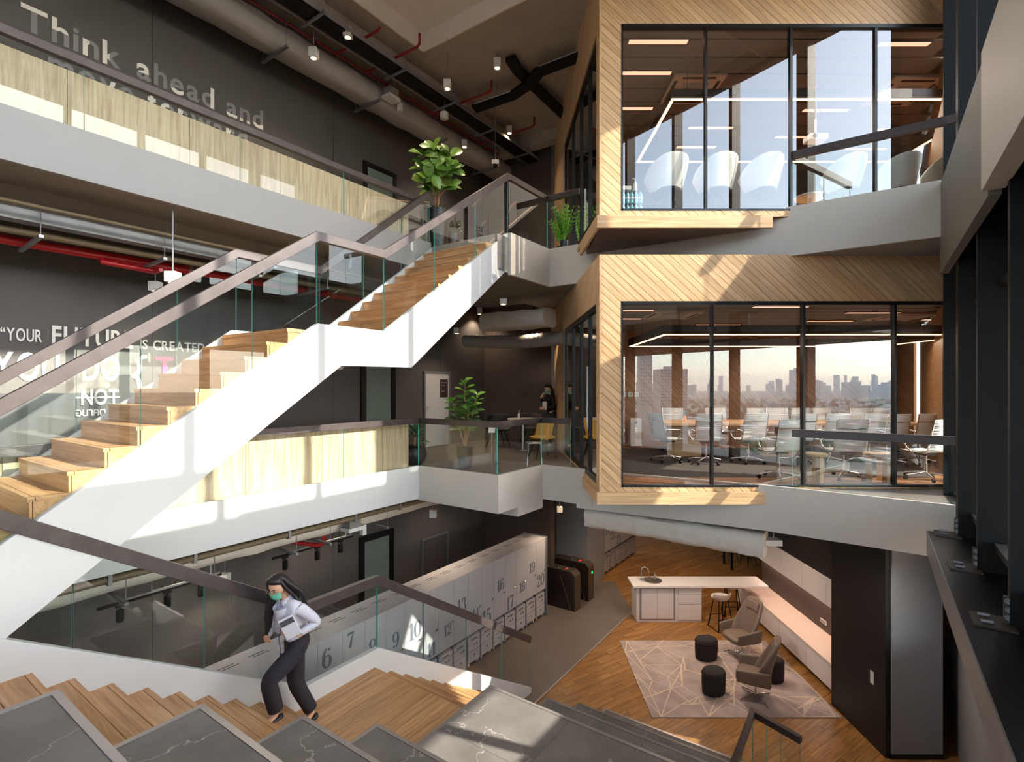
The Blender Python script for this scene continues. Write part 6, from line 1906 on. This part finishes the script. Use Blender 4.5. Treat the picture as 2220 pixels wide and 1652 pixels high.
def hand_nodes(N, E, key, wrist, d, palm_n, s=1.0, curl=.6, spread=1.0):
    """palm and five fingers; d: hand direction, palm_n: palm normal (fingers curl towards it)"""
    d = Vector(d).normalized(); n = Vector(palm_n); n = (n - d * n.dot(d)).normalized(); side = d.cross(n)
    w = Vector(wrist); pc = w + d * .05 * s
    N[key + 'palm'] = (pc, .022 * s, .034 * s); N[key + 'knu'] = (w + d * .085 * s, .016 * s, .036 * s)
    E += [(key + 'wr', key + 'palm'), (key + 'palm', key + 'knu')]
    for i, (off, L_) in enumerate(((-.028, .066), (-.010, .078), (.009, .074), (.027, .058))):
        b = w + d * .09 * s + side * off * s * spread
        p1 = b + (d * cos(curl * .5) + n * sin(curl * .5)) * L_ * .5 * s
        p2 = p1 + (d * cos(curl * 1.5) + n * sin(curl * 1.5)) * L_ * .5 * s
        N[f'{key}f{i}a'] = (b, .0085 * s, .0085 * s); N[f'{key}f{i}b'] = (p1, .0082 * s, .0082 * s); N[f'{key}f{i}c'] = (p2, .007 * s, .007 * s)
        E += [(key + 'knu', f'{key}f{i}a'), (f'{key}f{i}a', f'{key}f{i}b'), (f'{key}f{i}b', f'{key}f{i}c')]
    t0 = w + d * .035 * s - side * .035 * s; t1 = t0 + (d * .75 - side * .5 + n * .35).normalized() * .035 * s; t2 = t1 + (d * .9 + n * .4).normalized() * .03 * s
    N[key + 't0'] = (t0, .011 * s, .011 * s); N[key + 't1'] = (t1, .0095 * s, .0095 * s); N[key + 't2'] = (t2, .008 * s, .008 * s)
    E += [(key + 'palm', key + 't0'), (key + 't0', key + 't1'), (key + 't1', key + 't2')]
def person(label, loc, rz, J, group=None, top='shirt', hair_long=True, name='person'):
    r = thing(name, label, 'person', loc, rz, group)
    V3 = Vector
    N, E = {}, []
    def node(k, rx, ry=None): N[k] = (V3(J[k]), rx, ry if ry else rx)
    for k, a, b in (('pel', .09, .11), ('waist', .07, .095), ('chest', .07, .10), ('neck0', .044, .052), ('neck1', .042, .042), ('headb', .05, .05)): node(k, a, b)
    E += [('pel', 'waist'), ('waist', 'chest'), ('chest', 'neck0'), ('neck0', 'neck1'), ('neck1', 'headb')]
    for s in 'LR':
        for k, a in (('sh', .028), ('el', .026), ('wr', .022)): node(s + k, a)
        for k, a in (('hip', .075), ('kn', .052), ('an', .034), ('ball', .03), ('toe', .022)): node(s + k, a)
        E += [('neck0', s + 'sh'), (s + 'sh', s + 'el'), (s + 'el', s + 'wr'), ('pel', s + 'hip'), (s + 'hip', s + 'kn'), (s + 'kn', s + 'an'), (s + 'an', s + 'ball'), (s + 'ball', s + 'toe')]
        hd, hn = J[s + 'hand']
        hand_nodes(N, E, s, J[s + 'wr'], hd, hn, 1.0, J.get(s + 'curl', .6))
    hR = Matrix.Rotation(J['hyaw'], 3, 'Z') @ Matrix.Rotation(J['hpitch'], 3, 'Y')
    hc = V3(J['head'])
    body = skin_body('body', N, E, 'pel', 'skin', r, 1, extra=lambda bm: head_into(bm, hc, hR))
    # clothes grown from the same skeleton
    T, TE = {}, []
    def tn(k, pos, rx, ry=None): T[k] = (V3(pos), rx, ry if ry else rx)
    tn('pel', J['pel'], .125, .15); tn('w', V3(J['pel']).lerp(V3(J['waist']), .75), .105, .125)
    TE.append(('pel', 'w'))
    for s in 'LR':
        h, k_, a = V3(J[s + 'hip']), V3(J[s + 'kn']), V3(J[s + 'an'])
        tn(s + 'h', h, .11); tn(s + 'm', h.lerp(k_, .5), .10); tn(s + 'k', k_, .085); tn(s + 'c', k_.lerp(a, .5), .078); tn(s + 'a', k_.lerp(a, 1.02), .074)
        TE += [('pel', s + 'h'), (s + 'h', s + 'm'), (s + 'm', s + 'k'), (s + 'k', s + 'c'), (s + 'c', s + 'a')]
    def hems(bm):                                             # straight hems above the ankles
        for s in 'LR':
            k_, a = V3(J[s + 'kn']), V3(J[s + 'an']); d = (a - k_).normalized(); p = k_.lerp(a, .86)
            near = [f for f in bm.faces if (f.calc_center_median() - a).length < .17]
            vs_ = {v for f in near for v in f.verts}; es = {e for f in near for e in f.edges}
            bmesh.ops.bisect_plane(bm, geom=near + list(vs_) + list(es), plane_co=p, plane_no=d, clear_outer=True)
    tr = skin_body('trousers', T, TE, 'pel', 'trousers', r, 2, extra=hems)
    ts = tr.modifiers.new('solid', 'SOLIDIFY'); ts.thickness = .006; ts.offset = 0
    T, TE = {}, []
    tn('w0', V3(J['pel']).lerp(V3(J['waist']), .12), .122, .150); tn('w', J['waist'], .108, .135); tn('c', J['chest'], .112, .158); tn('n', V3(J['neck0']) - V3((0, 0, .02)), .088, .118); tn('nn', V3(J['neck0']).lerp(V3(J['neck1']), .55), .060, .062)
    TE += [('w0', 'w'), ('w', 'c'), ('c', 'n'), ('n', 'nn')]
    for s in 'LR':
        sh, el, wr = V3(J[s + 'sh']), V3(J[s + 'el']), V3(J[s + 'wr'])
        tn(s + 's', sh, .066); tn(s + 'u', sh.lerp(el, .55), .058); tn(s + 'e', el, .05); tn(s + 'f', el.lerp(wr, .5), .043); tn(s + 'w', el.lerp(wr, .9), .036)
        TE += [('n', s + 's'), (s + 's', s + 'u'), (s + 'u', s + 'e'), (s + 'e', s + 'f'), (s + 'f', s + 'w')]
    shirt = skin_body('shirt', T, TE, 'c', top, r, 2)
    cb = MB()                                                 # collar
    n0 = V3(J['neck0']).lerp(V3(J['neck1']), .45); axd = (V3(J['neck1']) - V3(J['neck0'])).normalized()
    fwd = V3((1, 0, 0)); fwd = (fwd - axd * fwd.dot(axd)).normalized(); lf = axd.cross(fwd)
    for sg in (-1, 1):
        ring = []
        for i in range(7):
            a = sg * (.12 + 2.6 * i / 6); e = fwd * cos(a) + lf * sin(a)
            ring.append((n0 + axd * .025 + e * .058, n0 - axd * (.025 + .03 * (1 if i < 1 else 0)) + e * .084))
        cb.add([q[0] for q in ring] + [q[1] for q in ring], [(i, i + 1, i + 8, i + 7) for i in range(6)])
    co = cb.build('collar', top, r, smooth=60); so_ = co.modifiers.new('solid', 'SOLIDIFY'); so_.thickness = .006
    # shoes
    for s in 'LR':
        a, b, t = V3(J[s + 'an']), V3(J[s + 'ball']), V3(J[s + 'toe'])
        heel = a + (a - b).normalized() * .045; heel.z = min(a.z - .05, b.z + .01) if J.get(s + 'flat', True) else a.z - .045
        d = (t - heel); d.normalize(); up = V3((0, 0, 1)); sd = up.cross(d).normalized()
        rings = []
        for (f, w, h) in ((-.02, .022, .055), (.0, .034, .06), (.06, .036, .04), (.12, .040, .03), (.18, .042, .032), (.225, .03, .026), (.25, .008, .014)):
            c = heel + d * f
            rings.append([c + sd * (w * cos(q)) + up * (max(-.012, h * .5 * sin(q)) + .0) for q in [2 * pi * j / 12 for j in range(12)]])
        MB().loft(rings).build('shoe', 'shoe', r, smooth=60)
    # face
    def hp(x, y, z): return hc + hR @ V3((x, y, z))
    for sg in (-1, 1):
        e = MB().lathe([(.0, -.006), (.011, -.003), (.012, 0), (.011, .003), (.0, .006)], 10, caps=False).build('eye', 'eye', r, smooth=60)
        e.matrix_local = Matrix.Translation(hp(.082, sg * .032, .008)) @ hR.to_4x4() @ Matrix.Rotation(pi / 2, 4, 'Y')
        MB().bar(hp(.086, sg * .018, .032), hp(.078, sg * .048, .034), .006, .005).build('eyebrow', 'hair', r)
        MB().tube([hp(.094 if abs(cos(q)) < 2 else 0, sg * (.033 + .024 * cos(q)), .004 + .018 * sin(q)) for q in [2 * pi * j / 12 for j in range(13)]], .0022, 4).tube([hp(.09, sg * .057, .008), hp(.0, sg * .078, .008)], .002, 4).build('glasses', 'glasses', r)
    def mk(a, t):
        ang = a * 1.15
        z = -.012 - .085 * t
        bul = .012 * sin(t * pi) * (1 - a * a)
        return tuple(hp((.101 - .012 * t + bul) * cos(ang) ** .8 if cos(ang) > 0 else 0, (.078 - .012 * t) * sin(ang), z))
    m_ = grid_shell(mk, 9, 6, 'face_mask', 'mask', r, .004)
    # hair: a cap and long locks
    cap = []
    for (zf, rf) in ((.128, .05), (.118, .62), (.09, .86), (.05, 1.0), (.0, 1.04), (-.04, 1.0)):
        ring = []
        for i in range(20):
            th = 2 * pi * i / 20; x, y = cos(th) * .1 * rf, sin(th) * .083 * rf
            zz = zf + max(0, x) * .55 * (1 if zf < .11 else .3)          # hairline rises over the forehead
            ring.append(hp(x - .008 - max(0, .05 - zf) * (.9 if x > 0 else .1), y, zz + .004))
        cap.append(ring)
    MB().loft(cap).build('hair_cap', 'hair', r, smooth=180, subsurf=1)
    for lock in J.get('locks', []):
        ph_, tail, rad = lock
        P = [hp(cos(ph_) * .045 - .01, sin(ph_) * .04, .118), hp(cos(ph_) * .09 - .006, sin(ph_) * .078, .07), hp(cos(ph_) * .102 - .008, sin(ph_) * .088, -.01)] + [V3(p) for p in tail]
        n_ = len(P)
        MB().tube(P, [rad * (.5, .9, 1.0, 1.0, .9, .7, .3)[min(6, int(6 * i / (n_ - 1)))] for i in range(n_)], 8).build('hair_lock', 'hair', r, smooth=60, subsurf=1)
    return r, hp
JW = dict(pel=(0, 0, 0), waist=(.035, 0, .14), chest=(.09, 0, .31), neck0=(.125, 0, .45), neck1=(.165, 0, .52), headb=(.19, 0, .57), head=(.225, 0, .625),
          Lsh=(.115, .165, .425), Lel=(-.09, .215, .21), Lwr=(.115, .155, .135), Rsh=(.115, -.165, .425), Rel=(.10, -.23, .16), Rwr=(.28, -.12, .10),
          Lhip=(.01, .085, -.04), Lkn=(.37, .075, -.235), Lan=(.275, .065, -.60), Lball=(.37, .065, -.645), Ltoe=(.43, .065, -.65),
          Rhip=(-.01, -.085, -.04), Rkn=(-.02, -.075, -.49), Ran=(-.21, -.065, -.88), Rball=(-.10, -.065, -.955), Rtoe=(-.04, -.065, -.962),
          Lhand=((.85, -.35, .35), (-.1, -.8, .4)), Rhand=((.5, .8, .25), (-.6, .4, .5)), Lcurl=.45, hyaw=.25, hpitch=.45,
          locks=[(2.0 + .22 * k, [(.07 - .012 * abs(k - 5), .10 - .02 * k, .53), (.0, .105 - .021 * k, .43), (-.03, .10 - .02 * k, .33), (-.035, .085 - .017 * k, .22 + .02 * (k % 3))], .03) for k in range(11)]
              + [(-1.25 - .2 * k, [(.255 - .02 * k, -.10, .53), (.275 - .02 * k, -.11, .40), (.285 - .015 * k, -.11, .25), (.29 - .015 * k, -.10, .08 + .03 * k)], .028) for k in range(4)]
              + [(1.5, [(.12, .105, .53), (.06, .125, .43), (.03, .12, .36)], .022)])
wp = W(3.13, 4.88, -2.625)
rzw = atan2(-C, -S)                       # she walks up the stairs, towards -u
pw, hp = person('woman in a white shirt and dark trousers climbing the wooden steps with a book', wp, rzw, JW)
bk = thing('book', 'pale notebook held against the chest of the woman on the steps', 'book', wp, rzw)
Tb = Matrix.Translation((.205, .175, .255)) @ Matrix.Rotation(.75, 4, 'Z') @ Matrix.Rotation(.45, 4, 'X')
MB().box(-.008, .008, -.075, .075, -.105, .105, T=Tb).build('cover', 'book_cover', bk, bevel=.002)
MB().box(-.0095, .0095, -.07, .07, .03, .085, T=Tb).build('printed_band', 'book_dark', bk)
M('lanyard', (40, 60, 140), .6)
MB().tube([(.17, .05, .44), (.21, .06, .30), (.215, .0, .1), (.20, .02, -.06)], .004, 5).box(.19, .20, -.01, .05, -.14, -.06).build('lanyard', 'lanyard', pw)
JF = dict(pel=(0, 0, .84), waist=(.01, 0, .98), chest=(.03, 0, 1.14), neck0=(.03, 0, 1.29), neck1=(.05, 0, 1.36), headb=(.06, 0, 1.40), head=(.075, 0, 1.46),
          Lsh=(.03, .165, 1.27), Lel=(.02, .22, 1.03), Lwr=(.22, .16, .98), Rsh=(.03, -.165, 1.27), Rel=(.12, -.23, 1.06), Rwr=(.22, -.12, 1.26),
          Lhip=(0, .085, .80), Lkn=(.03, .085, .44), Lan=(0, .085, .08), Lball=(.11, .085, .03), Ltoe=(.17, .085, .025),
          Rhip=(0, -.085, .80), Rkn=(.02, -.085, .44), Ran=(-.02, -.085, .08), Rball=(.09, -.085, .03), Rtoe=(.15, -.085, .025),
          Lhand=((1, -.2, .1), (0, -1, 0)), Rhand=((-.3, .5, .8), (-1, 0, 0)), hyaw=.2, hpitch=.25,
          locks=[(1.9 + .3 * k, [(-.03, .09 - .02 * k, 1.38), (-.06, .09 - .02 * k, 1.28), (-.065, .08 - .018 * k, 1.16)], .03) for k in range(9)])
fp = Vector((.98, 13.0, ZM))
person('woman in a black top standing far back beside the wooden box', fp, radians(200), JF, top='shirt_black')
pp = thing('paper_sheet', 'white papers held by the far woman in black', 'paper', fp, radians(200))
MB().box(.22, .225, -.02, .22, .95, 1.16).build('sheet', 'book_cover', pp)

# ================================================================== THE CITY OUTSIDE (seen in the glass)
M('city_ground', (120, 116, 108), .9, var=.25, vscale=.02)
M('tower_wall', (206, 202, 196), .8); M('tower_window', (110, 124, 138), .4); M('far_tower_hazed', (176, 186, 198), .9, rnd=.08); M('roof_red', (150, 108, 92), .9, rnd=.2); M('tree_green', (70, 92, 56), .9, var=.2, vscale=.2)  # far towers carry distance haze in their pale blue colour
ZGR = -62.0
o = MB().box(-6000, 6000, -7000, 500, ZGR - 1, ZGR).build('city_ground', 'city_ground'); tag(o, kind='structure')
def refl(x, y, Yd):            # a point Yd metres behind the camera whose mirror image falls on this pixel
    a, k = ray(x, y); dist = 2 * DF + Yd
    return Vector((a * dist, -Yd, k * dist))
def tower(x0, x1, ytop, Yd, label, floors, cols, depth=None, group=None):
    a, b = refl(x0, ytop, Yd), refl(x1, ytop, Yd)
    w = b.x - a.x; dp = depth or w
    r = thing_w('apartment_tower', label, 'building', ((a.x + b.x) / 2, -Yd, ZGR), group)
    MB().box(a.x, b.x, -Yd - dp, -Yd, ZGR, a.z).build('tower_body', 'tower_wall', r)
    h = a.z - ZGR; fh = h / floors
    wm = None
    for i in range(cols):
        for j in range(max(0, floors - 16), floors):
            X0 = a.x + w * (i + .22) / cols; X1 = a.x + w * (i + .78) / cols; Z0 = ZGR + fh * (j + .3)
            if wm is None:
                mb = MB().box(0, X1 - X0, -.2, .15, 0, fh * .5); wm = mb.mesh('window'); wm.materials.append(MATS['tower_window'])
            ob = bpy.data.objects.new('window', wm); COL.objects.link(ob); ob.parent = r; ob.location = Vector((X0, -Yd, Z0)) - OFF[r.name]
    MB().box(a.x + w * .3, b.x - w * .3, -Yd - dp * .7, -Yd - dp * .3, a.z, a.z + fh).build('roof_house', 'tower_wall', r)
tower(1432, 1491, 800, 420, 'tall white apartment tower mirrored in the left of the lower glazing', 30, 8)
tower(1672, 1710, 875, 700, 'low white apartment block mirrored near the middle mullion', 12, 6)
tower(1345, 1352, 770, 520, 'grey apartment tower mirrored at the left window edge', 26, 3)
tower(1388, 1414, 758, 560, 'second grey apartment tower mirrored left of the white one', 26, 5)
rc = random.Random(77)
mb = MB()
for k in range(110):
    Yd = rc.uniform(2600, 5200); x = rc.uniform(1200, 2300); h = abs(rc.gauss(0, 1)) ** 1.5 * 9 + 2
    p = refl(x, 838 - h, Yd); w = rc.uniform(7, 20)
    mb.box(p.x - w, p.x + w, -Yd - w, -Yd + w, ZGR, p.z)
tag(mb.build('skyline_buildings', 'far_tower_hazed'), 'hazy far skyline of countless towers mirrored in the lower glazing', 'buildings', kind='stuff')
mb = MB(); mt = MB()
for k in range(1500):
    Yd = 160 + 2200 * rc.random() ** 1.6; x = rc.uniform(1150, 2350); a, _ = ray(x, 0); X = a * (2 * DF + Yd)
    w, l_, h = rc.uniform(4, 11), rc.uniform(5, 14), rc.uniform(5, 13)
    if rc.random() < .7: mb.box(X - w, X + w, -Yd - l_, -Yd + l_, ZGR, ZGR + h, mi=rc.choice((0, 0, 1)))
    else: mt.lathe([(1, 0), (5, 3), (6, 7), (4, 11), (.5, 13)], 7, (X, -Yd, ZGR))
tag(mb.build('city_houses', ['roof_red', 'tower_wall']), 'countless low houses of the city mirrored in the glazing', 'buildings', kind='stuff')
tag(mt.build('city_trees', 'tree_green'), 'scattered city trees among the houses', 'trees', kind='stuff')

# haze over the city
hz = bpy.data.materials.new('city_haze'); hz.use_nodes = True; MATS['city_haze'] = hz
hn = hz.node_tree.nodes; hn.remove(hn['Principled BSDF'])
vsn = hn.new('ShaderNodeVolumeScatter'); vsn.inputs['Density'].default_value = .00013; vsn.inputs['Color'].default_value = (.95, .96, 1, 1); vsn.inputs['Anisotropy'].default_value = .4
hz.node_tree.links.new(vsn.outputs[0], hn['Material Output'].inputs['Volume'])
tag(MB().box(-5500, 5500, -6500, -130, ZGR + .5, 110).build('city_haze', 'city_haze'), 'pale haze hanging over the far city', 'haze', kind='stuff')

# ================================================================== ADDED FILL LAMPS, OUT OF VIEW
def fill_lamp_at(p, ztop, label, energy, col=(1, .80, .60), spot=140, name='pendant_lamp', group='cube pendant downlights'):
    r = thing_w(name, label, 'lamp', p, group)
    MB().cbox(p, (.135, .135, .17)).build('lamp_body', 'lamp_white', r); MB().tube([p + Vector((0, 0, .08)), (p.x, p.y, ztop)], .008, 6).build('stem', 'galv', r)
    MB().lathe([(.045, -.004), (.045, 0)], 14, p - Vector((0, 0, .085))).build('lens', 'lamp_lens', r)
    L_ = bpy.data.lights.new('pendant_light', 'SPOT'); L_.energy = energy; L_.color = col; L_.spot_size = radians(spot); L_.spot_blend = .7; L_.shadow_soft_size = .08
    lo = bpy.data.objects.new('pendant_light', L_); COL.objects.link(lo); lo.location = (0, 0, -.12); lo.parent = r
GL = [(3.6, 10.3), (5.2, 10.8), (3.2, 12.0), (5.0, 14.2), (3.0, 15.5), (1.6, 12.3), (4.4, 17.0)]
gw = ['over the rug', 'over the armchairs', 'before the island', 'behind the island', 'over the far timber floor', 'over the vinyl path', 'far back over the timber floor']
for (q, lb) in zip(GL, gw):
    fill_lamp_at(Vector((q[0], q[1], -2.35)), -2.05, 'added fill lamp hidden above the lobby ' + lb, 54, (1, .74, .5))  # extra unseen lamps, put in to brighten the lobby
fill_lamp_at(Vector((5.0, 7.6, -2.2)), -2.0, 'added fill lamp hidden behind the slab edge before the grey pillar', 70, (1, .86, .74))  # added to lift the dark front of the pillar
fill_lamp_at(Vector((3.7, 11.3, -2.35)), -2.05, 'added fill lamp hidden above the front of the white island', 95, (1, .84, .74))  # added to brighten the island front
gw = ['over the locker tops', 'before the ground floor doors', 'by the locker middle']
for (q, lb) in zip(((9.5, 8.2), (6.0, 8.3), (3.5, 8.2)), gw):
    p = W(q[0], q[1], -2.35)
    fill_lamp_at(p, -2.05, 'added fill lamp hidden under the middle corridor ' + lb, 40, (1, .8, .64))  # added out of sight to fill the dark below the corridor
